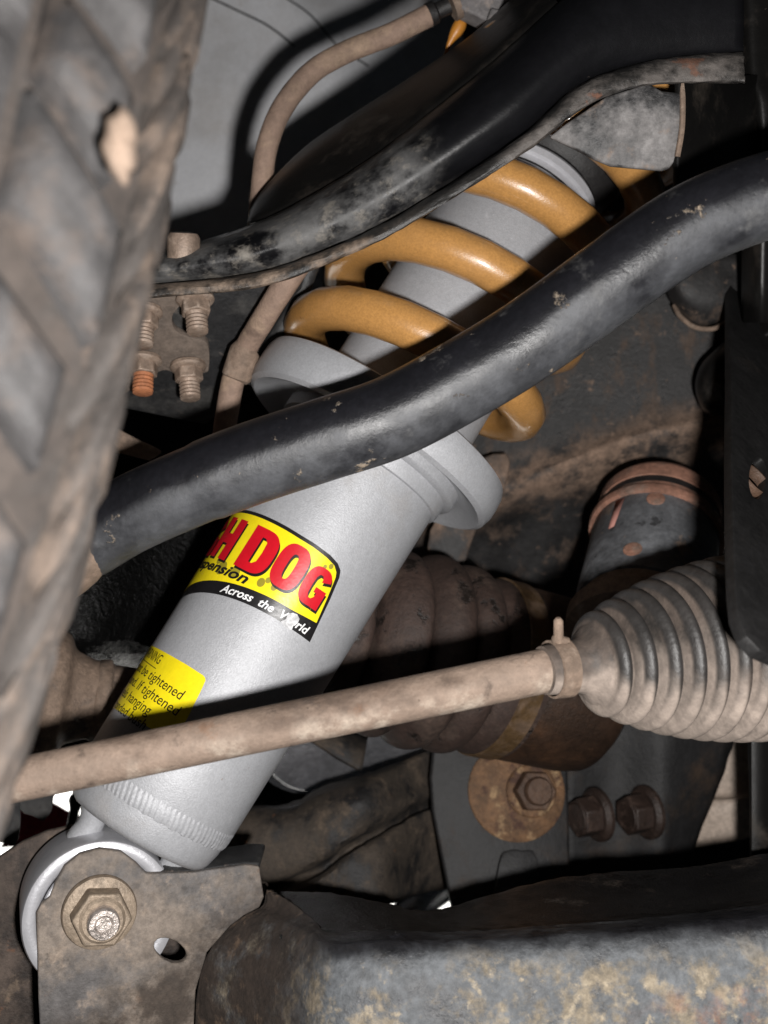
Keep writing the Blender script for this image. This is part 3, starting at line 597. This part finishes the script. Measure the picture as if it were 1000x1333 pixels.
# ---------------------------------------------------------------- drive shaft
ds = thing('drive_shaft', 'muddy brown drive shaft with ribbed boots behind the shock absorber', 'drive shaft', P(600, 980, .52))
I0 = P(432, 820, .482); I1 = P(740, 892, .528); ia = (I1 - I0).normalized()
def bel(segs):
    out = []
    for (t, r) in segs: out.append((t / 1000, r / 1000))
    return [(v.x, v.y) for v in cr([Vector((a, b, 0)) for a, b in out], 4)]
part('inner_boot', lathe(I0, ia, bel([(t_, r_ * .93) for t_, r_ in [(-32, 16), (-28, 22), (-20, 26), (-15, 24), (-12.5, 20), (-10, 27), (-3, 35), (3, 37), (7, 35), (9, 28), (11, 36), (18, 43), (26, 46), (30, 44), (31.5, 36), (33, 41), (39, 47), (45, 48.5), (50, 46), (51.5, 40), (53, 44), (58, 47), (63, 47), (66, 45), (67.5, 40.5), (70, 43), (76, 44.5), (84, 44.5), (92, 44)]]), 72), 'cv', ds)
part('boot_clamp', lathe(I0, ia, [(.0775, .0412), (.078, .0424), (.088, .0424), (.0885, .0412)], 72, cap=False), 'band', ds)
q = I0 + ia * .083; _, ee, ff = frame_of(ia)
part('clamp_rivet', lathe(q + ee * .0424, ee, [(0, .0024), (.0010, .0021), (.0014, .001)], 14), 'rust_bolt', ds)
part('joint_housing', lathe(I0, ia, [(.088, .040), (.093, .0415), (.125, .0415), (.134, .040), (.139, .035), (.141, .02)], 72), 'housing', ds)
O0 = P(20, 900, .455); O1 = P(170, 916, .468); oa = (O1 - O0).normalized()
part('outer_boot', lathe(O0, oa, bel([(-20, 38), (-12, 36), (-6, 32), (0, 33), (6, 31), (10, 26), (14, 27.5), (19, 26), (22, 20.5), (26, 18.5), (30, 17), (33, 16.5)]), 64), 'cv_tan', ds)
part('outer_boot_end', lathe(O0, oa, bel([(31, 15.5), (33, 17.2), (37, 17.3), (38.5, 15.8), (40, 15.6), (50, 15.2), (60, 14.5)]), 64, wob=lambda a, t: (0, .0004 * math.sin(a * 7) * math.sin(t * 900))), 'cv_tan', ds)
part('shaft', tube(bmesh.new(), [O0 + oa * .05, I0 - ia * .02], .0125, 32), 'cv', ds)

# ---------------------------------------------------------------- mount cup with rust rings
M0 = P(838, 790, .478); M1 = P(860, 660, .522); ma = (M1 - M0).normalized(); ML = (M1 - M0).length
bs = thing('bump_stop_cup', 'grey cup mount with two rust coloured rings hanging from the chassis', 'mount', M0)
r0 = .0300
part('cup', lathe(M0, ma, [(-.004, r0 * .8), (-.003, r0 * .97), (0, r0), (ML * .68, r0 * .965), (ML * .70, r0 * .94)], 64), 'mount', bs)
part('lower_neck', lathe(M0, ma, [(-.022, r0 * .8), (-.020, r0 * 1.05), (-.012, r0 * 1.07), (-.0105, r0 * .94), (-.003, r0 * .92)], 64), 'tan', bs)
part('lower_ring', lathe(M0, ma, [(ML * .66, r0 * .95), (ML * .665, r0 * 1.03), (ML * .70, r0 * 1.05), (ML * .73, r0 * 1.03), (ML * .74, r0 * .98), (ML * .80, r0 * .95)], 64), 'mount_rust', bs)
part('rubber_band', lathe(M0, ma, [(ML * .74, r0 * .95), (ML * .90, r0 * .93)], 64), 'black_rubber', bs)
part('upper_ring', lathe(M0, ma, [(ML * .865, r0 * .90), (ML * .87, r0 * .955), (ML * .97, r0 * .965), (ML * 1.0, r0 * .94), (ML * 1.06, r0 * .85)], 64), 'mount_rust', bs)
_, me_, mf_ = frame_of(ma)
if mf_.x < 0: mf_ = -mf_
def on_cup(ang, t, h=0): return M0 + ma * t + (r0 * (1 - .035 * t / (ML * .68)) + h) * (math.cos(ang) * me_ + math.sin(ang) * mf_)
for an, t, rr in ((-.42, ML * .60, .0042), (-.62, ML * .09, .0042)):
    b = bmesh.new(); n = (on_cup(an, t, .01) - on_cup(an, t)).normalized()
    part('plug', lathe(on_cup(an, t, -.0006), n, [(0, rr), (.0009, rr * .96), (.0012, rr * .8)], 24), 'mount_rust', bs)
b = bmesh.new(); vs = [b.verts.new(on_cup(a_, t_, .0003)) for a_, t_ in ((-1.08, ML * .64), (-.92, ML * .64), (-1.0, ML * .36), (-1.1, ML * .35))]; b.faces.new(vs); face_camera(b)
part('paint_mark', b, 'primer', bs, solid=.0002)

# ---------------------------------------------------------------- differential bracket and bolts
df = thing('differential_bracket', 'dark curved differential bracket carrying a rusty washer and bolts', 'bracket', P(700, 1180, .50))
dp = Plane.of((600, 1000, .535), (900, 1000, .547), (700, 1200, .52))
part('bracket_plate', plate(dp, [(568, 900), (563, 985), (560, 1012), (563, 1055), (574, 1110), (590, 1190), (600, 1260), (745, 1260), (742, 1090), (738, 940)]), 'dark_plate', df, solid=.005, bevel=.0015)
dp2 = Plane.of((740, 1000, .520), (950, 1000, .515), (740, 1200, .505))
part('inner_plate', sheet([[(735, 920, .555), (800, 920, .56), (858, 920, .552), (900, 920, .555), (965, 920, .565)], [(735, 1010, .555), (800, 1010, .56), (858, 1005, .551), (895, 1005, .555), (944, 1005, .565)],
                           [(735, 1100, .555), (800, 1100, .56), (858, 1090, .551), (880, 1090, .555), (908, 1095, .565)], [(735, 1220, .555), (800, 1220, .56), (850, 1220, .552), (860, 1220, .555), (875, 1220, .565)]], 5, 5, .0005), 'dark_plate', df, solid=.003)
wn = dp.n if dp.n.y < 0 else -dp.n
wo = dp.put(672, 1030)
part('washer', lathe(wo, wn, [(0, .0242), (.0015, .0242), (.0022, .0232), (.0022, .005)], 56), 'rusty', df, label='large rusty washer')
bo_ = dp.put(690, 1030) + wn * .0022; bd_ = (wn + Vector((.10, 0, -.02))).normalized()
nb = part('nut', lathe(bo_, bd_, [(0, .0128), (.0012, .0128), (.002, .012), (.0022, .006)], 44), 'rusty', df)
part('hex', prism(bo_ + bd_ * .002, bd_, .0105, .0102, .007, 6, .15), 'rust_bolt', nb, bevel=.0007)
part('stud', lathe(bo_ + bd_ * .009, bd_, [(0, .0068), (.003, .0068), (.004, .006)], 28), 'rust_bolt', nb)
for x, y, d in ((780, 1060, .548), (844, 1057, .548)):
    o0 = P(x, y, d); hd = Vector((-.90, -.42, -.03)).normalized()
    nb = part('bolt', lathe(o0, hd, [(0, .0135), (.002, .0135), (.004, .0115)], 36), 'dark_bolt', df)
    part('hex', prism(o0 + hd * .003, hd, .0105, .0100, .0105, 6, .5), 'dark_bolt', nb, bevel=.0007)
    part('hex_top', lathe(o0 + hd * .0132, hd, [(0, .0082), (.0008, .0072), (.0002, .005)], 28), 'dark_bolt', nb)
part('tab', plate(Plane.of((640, 1110, .522), (700, 1110, .524), (640, 1200, .51)), [(650, 1125), (662, 1108), (680, 1108), (700, 1120), (700, 1240), (640, 1240)], smooth_n=3), 'dark_plate', df, solid=.003, bevel=.001)

o = part('differential_cover', sheet([[(895, 950, .60), (940, 950, .59), (980, 950, .585)], [(885, 1030, .60), (935, 1030, .59), (978, 1030, .58)], [(870, 1048, .595), (930, 1046, .58), (978, 1042, .573)], [(850, 1110, .595), (930, 1100, .58), (978, 1090, .573)]], 6, 6), 'pale', solid=.003)
tag(o, 'pale dusty cover showing between the dark bracket and black member on the right', 'cover')
o = part('cross_member_end', sheet([[(972, 940, .47), (985, 940, .46), (1060, 940, .47)], [(976, 1060, .47), (985, 1060, .46), (1060, 1060, .47)], [(976, 1180, .47), (985, 1180, .46), (1060, 1180, .47)]], 5, 5), 'black_gloss', solid=.003)
tag(o, 'black cross member end below the ribbed boot at the right edge', 'frame')

ra = thing('rear_suspension_link', 'brown muddy arm leg with a long dark groove behind the shock', 'control arm', P(460, 1180, .5))
groove = [(250, 1200), (405, 1138), (450, 1108), (500, 1080), (545, 1055), (600, 1035)]
def gr(off, dz): return [(x, y + off, .505 + max(0, x - 480) * .0005 + dz) for x, y in groove]
part('leg', sheet([[(200, 1040, .545), (360, 1048, .540), (420, 1024, .54), (480, 1006, .54), (540, 984, .55), (620, 950, .58)],
                   [(200, 1060, .525), (360, 1055, .520), (420, 1034, .52), (480, 1016, .52), (540, 994, .545), (620, 962, .58)],
                   [(220, 1110, .510), (370, 1082, .508), (425, 1062, .508), (480, 1044, .508), (540, 1022, .54), (620, 996, .58)],
                   gr(-15, 0), gr(-6, .013), gr(5, .013), gr(13, -.002),
                   [(250, 1260, .50), (410, 1205, .50), (455, 1195, .50), (500, 1180, .50), (545, 1165, .54), (610, 1150, .57)]], 7, 5, .0004), 'rear_arm', ra, solid=.003)

o = part('arm_gap_backing', sheet([[(590, 1000, .60), (760, 1000, .60), (960, 1060, .60), (1060, 1060, .60)], [(590, 1130, .58), (760, 1130, .58), (960, 1130, .58), (1060, 1130, .58)], [(590, 1230, .57), (760, 1230, .57), (960, 1230, .57), (1060, 1230, .57)]], 5, 5), 'black_gloss', solid=.003)  # added black sheet that keeps the gap above the lower arm dark
tag(o, 'black backing sheet added for the dark gap above the lower arm', 'frame')
hb = thing('hub_flange', 'polished steel flange peeping out behind the shock under the tie rod', 'flange', P(400, 1010, .56))
part('disc', lathe(P(400, 950, .60), P(430, 1010, .54) - P(400, 950, .60), [(0, .03), (.010, .033), (.013, .030), (.022, .026), (.024, .012)], 40), 'chrome', hb)
part('shield', plate(Plane.of((400, 970, .535), (480, 970, .55), (470, 1010, .53)), [(395, 955), (480, 955), (472, 1000), (466, 999), (440, 985), (415, 968)]), 'rear_arm', hb, solid=.002)
part('ring', lathe(P(500, 960, .60), P(510, 1010, .57) - P(500, 960, .60), [(0, .036), (.012, .036), (.014, .034)], 40), 'chrome', hb)
o = part('exhaust_pipe', tube(bmesh.new(), cr([P(*p) for p in ((500, 1250, .62), (535, 1185, .63), (580, 1150, .66), (640, 1110, .7))], 6), .010, 24), 'chrome')
tag(o, 'bright steel pipe glimpsed above the lower arm', 'pipe')

# ---------------------------------------------------------------- lower control arm with the shock bracket
la = thing('lower_control_arm', 'heavy blue grey lower control arm with rust along the bottom of the picture', 'control arm', P(560, 1400, .36))
xs = [300, 330, 365, 430, 500, 560, 630, 710, 800, 900, 1000, 1080]
far = [1176, 1168, 1162, 1163, 1176, 1186, 1168, 1147, 1136, 1129, 1112, 1100]
rid = [1246, 1236, 1228, 1216, 1212, 1214, 1212, 1206, 1200, 1190, 1178, 1170]
rec = [.03, .02, .016, .003, 0, 0, 0, 0, 0, 0, 0, 0]
rows_t = [[(x, y + 6, .445) for x, y in zip(xs, far)], [(x, y, .43) for x, y in zip(xs, far)], [(x, y + (r - y) * .35, .412) for x, y, r in zip(xs, far, rid)], [(x, y + (r - y) * .8, .385) for x, y, r in zip(xs, far, rid)], [(x, r, .368 + q) for x, r, q in zip(xs, rid, rec)]]
rows_t = [r_[2:] for r_ in rows_t]
part('top_face', sheet(rows_t, 7, 5, .0004), 'lower_top', la, solid=.003)
rec = [.03, .02, .016, .003, 0, 0, 0, 0, 0, 0, 0, 0]   # the face runs back towards the shock bracket on the left
rows_f = [[(x, r + dy, d + q) for x, r, q in list(zip(xs, rid, rec))[3:]] for dy, d in ((-2, .3685), (6, .3600), (18, .3530), (55, .3470), (110, .3430), (170, .3400), (240, .3400))]
FRONT_ROWS = rows_f
# front cheek of the bracket
PC = EC + ea * .0185
cp = Plane(PC, ea)
co = [(55, 1390), (50, 1300), (49, 1240), (47, 1190), (55, 1176), (65, 1168), (72, 1150), (84, 1128), (104, 1112), (130, 1105), (158, 1109), (178, 1124), (191, 1138), (250, 1136), (320, 1126), (338, 1128), (344, 1168), (338, 1182), (318, 1192), (300, 1206), (270, 1240), (255, 1290), (250, 1390)]
part('bracket_cheek', plate(cp, co, holes=[ell(222, 1238, 23, 14, 20, .5)]), 'shock_bracket', la, label='dusty grey shock mounting cheek with a slot', solid=.004, bevel=.0014, seg=3)
lip = [cp.put(x, y) for x, y in ((205, 1140), (250, 1137), (320, 1127), (338, 1128))]
bm = bmesh.new(); bk = Vector((0, .022, .002)); va = [bm.verts.new(p + Vector((0, .002, .0006))) for p in lip]; vb = [bm.verts.new(p + bk) for p in lip]
for i in range(3): bm.faces.new((va[i], va[i + 1], vb[i + 1], vb[i]))
part('bracket_lip', face_camera(bm), 'knuckle', la, solid=.003, bevel=.001)
rp = Plane(EC - ea * .021, ea)
part('bracket_rear_cheek', plate(rp, [(-60, 1400), (-60, 1160), (0, 1116), (30, 1096), (62, 1082), (100, 1074), (140, 1074), (190, 1090), (230, 1130), (350, 1150), (350, 1260), (300, 1300), (290, 1400)]), 'fold_mud', la, solid=.004, bevel=.001)
# fold that runs from the cheek into the arm
edge_ = [(346, 1160), (341, 1180), (320, 1191), (300, 1206), (272, 1238), (256, 1290), (250, 1400)]
def on_cheek(x, y, dz): return cp.put(x, y) + Vector((0, dz, 0))
e0 = [cp.put(x, y) for x, y in edge_]
back = Vector((0, 1, 0)); rows_f = []
for q, r_ in zip(e0, FRONT_ROWS):
    z = P(*r_[0])
    rows_f.append([q + back * .0012, q.lerp(z, .08) + back * .0016, q.lerp(z, .22) + back * .0034, q.lerp(z, .48) + back * .0040, q.lerp(z, .76) + back * .0018] + [P(*t_) for t_ in r_])
part('front_face', sheet(rows_f, 7, 6, .0002, 5), 'lower_arm', la, solid=.003)
# pivot bolt
bb = thing('shock_pivot_bolt', 'dusty flange nut and bolt holding the lower eye of the shock', 'bolt', PC)
Bc = cp.put(129, 1186) + ea * .0006; fa = (ea + Vector((.03, 0, -.02))).normalized()
part('flange', lathe(Bc, fa, [(0, .0132), (.0008, .0133), (.0022, .0128), (.0030, .0108), (.0032, .006)], 56), 'flange_bolt', bb)
part('hex', prism(Bc + fa * .0028, fa, .0108, .0105, .0072, 6, .42, hint=(0, 0, 1)), 'flange_bolt', bb, bevel=.0008, seg=3)
part('crown', lathe(Bc + fa * .0098, fa, [(-.001, .0082), (.0004, .0080), (.0012, .0070), (.0010, .0056)], 40), 'flange_bolt', bb)
part('bolt_end', lathe(Bc + fa * .0100, fa, [(0, .0056), (.0042, .0056), (.0052, .0050), (.0053, .0034), (.0046, .0026), (.0047, .0004)], 40), 'bolt_end', bb, label='bright worn bolt end')

# ---------------------------------------------------------------- small things beyond the eye, bottom left
for i, out in enumerate(([(20, 1010), (70, 1010), (69, 1045), (66, 1058), (60, 1066), (54, 1068), (42, 1062), (28, 1054)], [(-30, 1020), (20, 1030), (27, 1056), (26, 1082), (22, 1097), (14, 1100), (-30, 1080)])):
    o = part('scalloped_tab', plate(Plane.of((20, 1040, .50 - .02 * i), (70, 1040, .51 - .02 * i), (20, 1090, .50 - .02 * i)), out, smooth_n=3), 'knuckle', solid=.004, bevel=.0012)
    tag(o, ('dark scalloped tab just below the tie rod, right of the other tab', 'dark scalloped tab at the left edge below the tie rod')[i], 'tab')
o = part('brake_pipe', tube(bmesh.new(), cr([P(*p) for p in ((104, 1020, .54), (101, 1038, .54), (98, 1050, .54), (94, 1070, .54), (88, 1098, .54))], 5), [.0030] * 5 + [.0040] * 4 + [.0034, .0030, .0026] + [.0024] * 9, 14), 'black_rubber')
tag(o, 'thin black pipe end against the bright gap under the tie rod', 'pipe')
o = part('red_panel', sheet([[(10, 1036, .70), (60, 1044, .70), (92, 1060, .70), (128, 1071, .70)], [(10, 1080, .70), (60, 1080, .70), (95, 1082, .70), (125, 1078, .70)], [(0, 1104, .70), (60, 1100, .70), (95, 1096, .70), (130, 1084, .70)]], 5, 5), 'red', solid=.004)
tag(o, 'dark red panel seen through the gap left of the shock eye', 'panel')

# ---------------------------------------------------------------- stabilizer bar
sb = thing('stabilizer_bar', 'thick black dusty stabilizer bar sweeping across in front of the spring', 'stabilizer bar', P(500, 545, .36))
cl_ = [(60, 735, .375), (112, 704, .370), (165, 672, .366), (230, 642, .362), (320, 606, .360), (420, 573, .358), (510, 543, .357), (600, 496, .356), (690, 441, .355), (790, 369, .352), (880, 306, .349), (960, 268, .347), (1060, 238, .345)]
pp = cr([P(*p) for p in cl_], 8)
rr = [.0105] * 4 + [.0125] * 4 + [.0132] * 20 + [.0137] * 200
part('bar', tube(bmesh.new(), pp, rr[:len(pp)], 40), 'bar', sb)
part('bar_eye', tube(bmesh.new(), cr([P(*p) for p in ((40, 760, .372), (95, 722, .368), (126, 690, .364))], 4), [.0125, .0128, .0128, .0126, .0122, .0115, .0108, .0100, .009], 24), 'tan', sb, label='tan muddy link end of the bar')

# ---------------------------------------------------------------- tie rod and rack boot
tr = thing('tie_rod', 'straight mud coated tie rod running in front of the shock body', 'tie rod', P(360, 945, .335))
T0 = P(-40, 1028, .325); T1 = P(735, 868, .342)
pp = [T0.lerp(T1, i / 40) for i in range(41)]
part('rod', tube(bmesh.new(), pp, [.0066 + .0004 * min(1, i / 34) for i in range(41)], 32), 'tie_rod', tr)
rb = thing('steering_rack_boot', 'muddy ribbed rubber steering rack boot at the right', 'boot', P(860, 965, .34))
td = (T1 - T0).normalized(); R0 = P(722, 871, .3415)
ba = (P(1000, 838, .372) - R0).normalized()
prof = [(-4, 7.6), (0, 8.0), (6, 8.2), (9, 8.7), (11, 9.8), (13, 12.2)]
t, r = 13.5, 13.0
base_r = []
for k in range(12):
    wv = 7.1; base_r.append((t, r))
    prof += [(t + .3, r + .2), (t + wv * .16, r + 2.5), (t + wv * .36, r + 3.9), (t + wv * .60, r + 3.7), (t + wv * .80, r + 1.3), (t + wv * .92, r - .3)]
    t += wv; r += (3.2, 2.8, 2.4, 2.0, 1.6, 1.3, 1.0, .7, .5, .4, .3, .2)[k]
bw = part('bellows', lathe(R0, ba, bel(prof), 96), 'boot', rb)
cat_ = bw.data.attributes.new('crest', 'FLOAT', 'POINT'); lo_ = world_loc(bw)
for i_, vv in enumerate(bw.data.vertices):
    q_ = vv.co + lo_ - R0; tt = q_.dot(ba) * 1000; rq = (q_ - q_.dot(ba) * ba).length * 1000
    bs_ = [b for b in base_r if b[0] <= tt]; rb_ = bs_[-1][1] if bs_ else 99
    cat_.data[i_].value = min(1, max(0, (rq - rb_ - .9) / .9))
part('boot_clamp', lathe(R0, ba, [(-.0015, .0084), (-.0012, .0092), (.0045, .0094), (.0048, .0086)], 48, cap=False), 'tan', rb)
ears = bmesh.new()
_, be, bf = frame_of(ba, (0, -.3, 1))
for dx, dv, ln in ((.0005, .1, .0085), (.0035, -.5, .0055)):
    p0 = R0 + ba * dx + be * .0088; dv_ = (be + ba * dv * -1.2).normalized() if dv > 0 else (be * .35 - ba).normalized()
    tube(ears, [p0, p0 + dv_ * ln * .5, p0 + dv_ * ln * .9, p0 + dv_ * ln], [.0016, .0016, .0015, .0008], 10)
part('clamp_ear', ears, 'tan', rb)

# ---------------------------------------------------------------- drilled plate at the right edge
dpn = thing('drilled_mounting_plate', 'black steel plate with an oblong hole at the right edge', 'bracket', P(980, 850, .31))
pr = Plane.of((953, 600, .372), (1003, 600, .395), (957, 850, .286))
part('plate', plate(pr, [(951, 360), (952, 430), (953, 500), (953, 600), (955, 700), (958, 770), (962, 803), (972, 828), (990, 847), (1015, 858), (1060, 860), (1060, 300), (1000, 330)], holes=[ell(987, 622, 11, 27, 24, .05)]), 'plate_black', dpn, solid=.004, bevel=.0012)
part('hole_edge', lathe(pr.put(987, 622) + pr.n * (.0024 if pr.n.dot(pr.put(987, 622)) > 0 else -.0024), pr.n, ring(.0066, .0074, .0021, .0003), 32, cap=False), 'rust_bolt', dpn)

# ---------------------------------------------------------------- tyre, close and out of focus on the left
ty = thing('tyre', 'large muddy off road tyre with tread blocks close on the left', 'tyre')
Mt = P(104, 560, .186); u = Vector((-.60, .80, 0)).normalized(); v = Vector((.262, .08, .96)); v = (v - v.dot(u) * u).normalized(); tx = u.cross(v)
if tx.x < 0: tx = -tx
RT = .37; CT = Mt + u * RT
ty.location = CT - v * RT
# profile across the tread: distance s inboard (+) -> (axial, radial)
prof_t = [(-.14, -.004), (-.09, -.0005), (-.05, 0.), (-.025, -.0005), (-.008, -.002), (.003, -.006), (.010, -.013), (.0145, -.023), (.017, -.036), (.018, -.052), (.016, -.075), (.008, -.10), (-.004, -.125)]
pc = cr([Vector((a, b, 0)) for a, b in prof_t], 8)
cum = [0.]
for a_, b_ in zip(pc, pc[1:]): cum.append(cum[-1] + (b_ - a_).length)
def prof_at(s):
    s = min(max(s, 0), cum[-1] - 1e-6)
    for i in range(len(cum) - 1):
        if cum[i + 1] >= s:
            f = (s - cum[i]) / (cum[i + 1] - cum[i]); p = pc[i].lerp(pc[i + 1], f); d = (pc[i + 1] - pc[i]).normalized()
            return p, Vector((-d.y, d.x, 0))
def tyre_pt(th, s, h):
    p, n = prof_at(s); p = p + n * h
    return CT + tx * p.x + (RT + p.y) * (-u * math.cos(th) + v * math.sin(th))
bm = bmesh.new(); ns, nt_ = 60, 160
G = [[bm.verts.new(tyre_pt(2 * math.pi * i / nt_, cum[-1] * j / ns, 0)) for j in range(ns + 1)] for i in range(nt_)]
for i in range(nt_):
    for j in range(ns): bm.faces.new((G[i][j], G[i][j + 1], G[(i + 1) % nt_][j + 1], G[(i + 1) % nt_][j]))
bmesh.ops.recalc_face_normals(bm, faces=bm.faces)
part('carcass', bm, 'rubber_groove', ty)
def block(th0, th1, s0, s1, h, m, skew=0., n=6, name='tread_block', tap=.0016):
    bm = bmesh.new(); rnd = random.Random(int(th0 * 1000) + int(s0 * 1e5))
    q = [rnd.uniform(-.0012, .0012) for _ in range(4)]
    def corner(a, b):
        s = s0 + (s1 - s0) * b + q[0] * (1 - b) + q[1] * b
        return th0 + (th1 - th0) * a + skew * (b - .5) + (q[2] * (1 - a) + q[3] * a) / RT, s
    top, bot = {}, {}
    for i in range(n + 1):
        for j in range(n + 1):
            a, b = i / n, j / n; th, s = corner(a, b)
            top[i, j] = None
            ia_, jb_ = .5 + (a - .5) * .90, .5 + (b - .5) * .90
            tht, st_ = corner(ia_, jb_)
            edge = min(a, 1 - a, b, 1 - b)
            top[i, j] = bm.verts.new(tyre_pt(tht, st_, h - (tap if edge == 0 else 0)))
            if edge == 0: bot[i, j] = bm.verts.new(tyre_pt(th, s, -.002))
    for i in range(n):
        for j in range(n): bm.faces.new((top[i, j], top[i + 1, j], top[i + 1, j + 1], top[i, j + 1]))
    ring_ = [(i, 0) for i in range(n)] + [(n, j) for j in range(n)] + [(i, n) for i in range(n, 0, -1)] + [(0, j) for j in range(n, 0, -1)]
    for a, b in zip(ring_, ring_[1:] + ring_[:1]): bm.faces.new((top[a], bot[a], bot[b], top[b]))
    bmesh.ops.recalc_face_normals(bm, faces=bm.faces)
    return part(name, bm, m, ty, smooth=60)
c0s = .14           # arc length at axial 0 is close to this
pit = .0265 / RT
rt = random.Random(11)
for k in range(-13, 14):
    th = k * pit
    block(th - pit * .46, th + pit * .40, c0s - .056, c0s - .026, .008, 'rubber', skew=-.03)
    j0, j1 = rt.uniform(-.10, .10), rt.uniform(-.10, .10)
    block(th - pit * (.20 + j0), th + pit * (.62 + j1), c0s - .0235, c0s - .003 + rt.uniform(-.003, .001), rt.uniform(.006, .0095), 'rubber', skew=-.035 + rt.uniform(-.015, .015), tap=.0032)
    for q_ in range(2):
        t2 = th + pit * (.5 * q_ + rt.uniform(-.10, .10))
        block(t2 - pit * .22, t2 + pit * .22, c0s + .000, c0s + .008, rt.uniform(.003, .005), 'shoulder', skew=rt.uniform(.06, .10), n=4)
    t2 = th + pit * rt.uniform(-.2, .2)
    block(t2 - pit * .46, t2 + pit * .38, c0s + .0095, c0s + .016, rt.uniform(.0015, .003), 'shoulder', skew=rt.uniform(.05, .12), n=4)
    t2 = th + pit * rt.uniform(-.2, .2)
    block(t2 - pit * .46, t2 + pit * .38, c0s + .0175, c0s + .030, rt.uniform(.001, .002), 'shoulder', skew=rt.uniform(-.03, .05), n=4)
# packed pale mud on one block edge
bm = bmesh.new(); bmesh.ops.create_icosphere(bm, subdivisions=3, radius=1)
for v_ in bm.verts:
    v_.co *= 1 + .12 * math.sin(v_.co.x * 5 + v_.co.z * 7); v_.co = P(156, 192, .1805) + Vector((v_.co.x * .0028, v_.co.y * .003, v_.co.z * .0062)) 
part('mud_clod', bm, 'pebble', ty, label='pale clod of mud on a tread block')
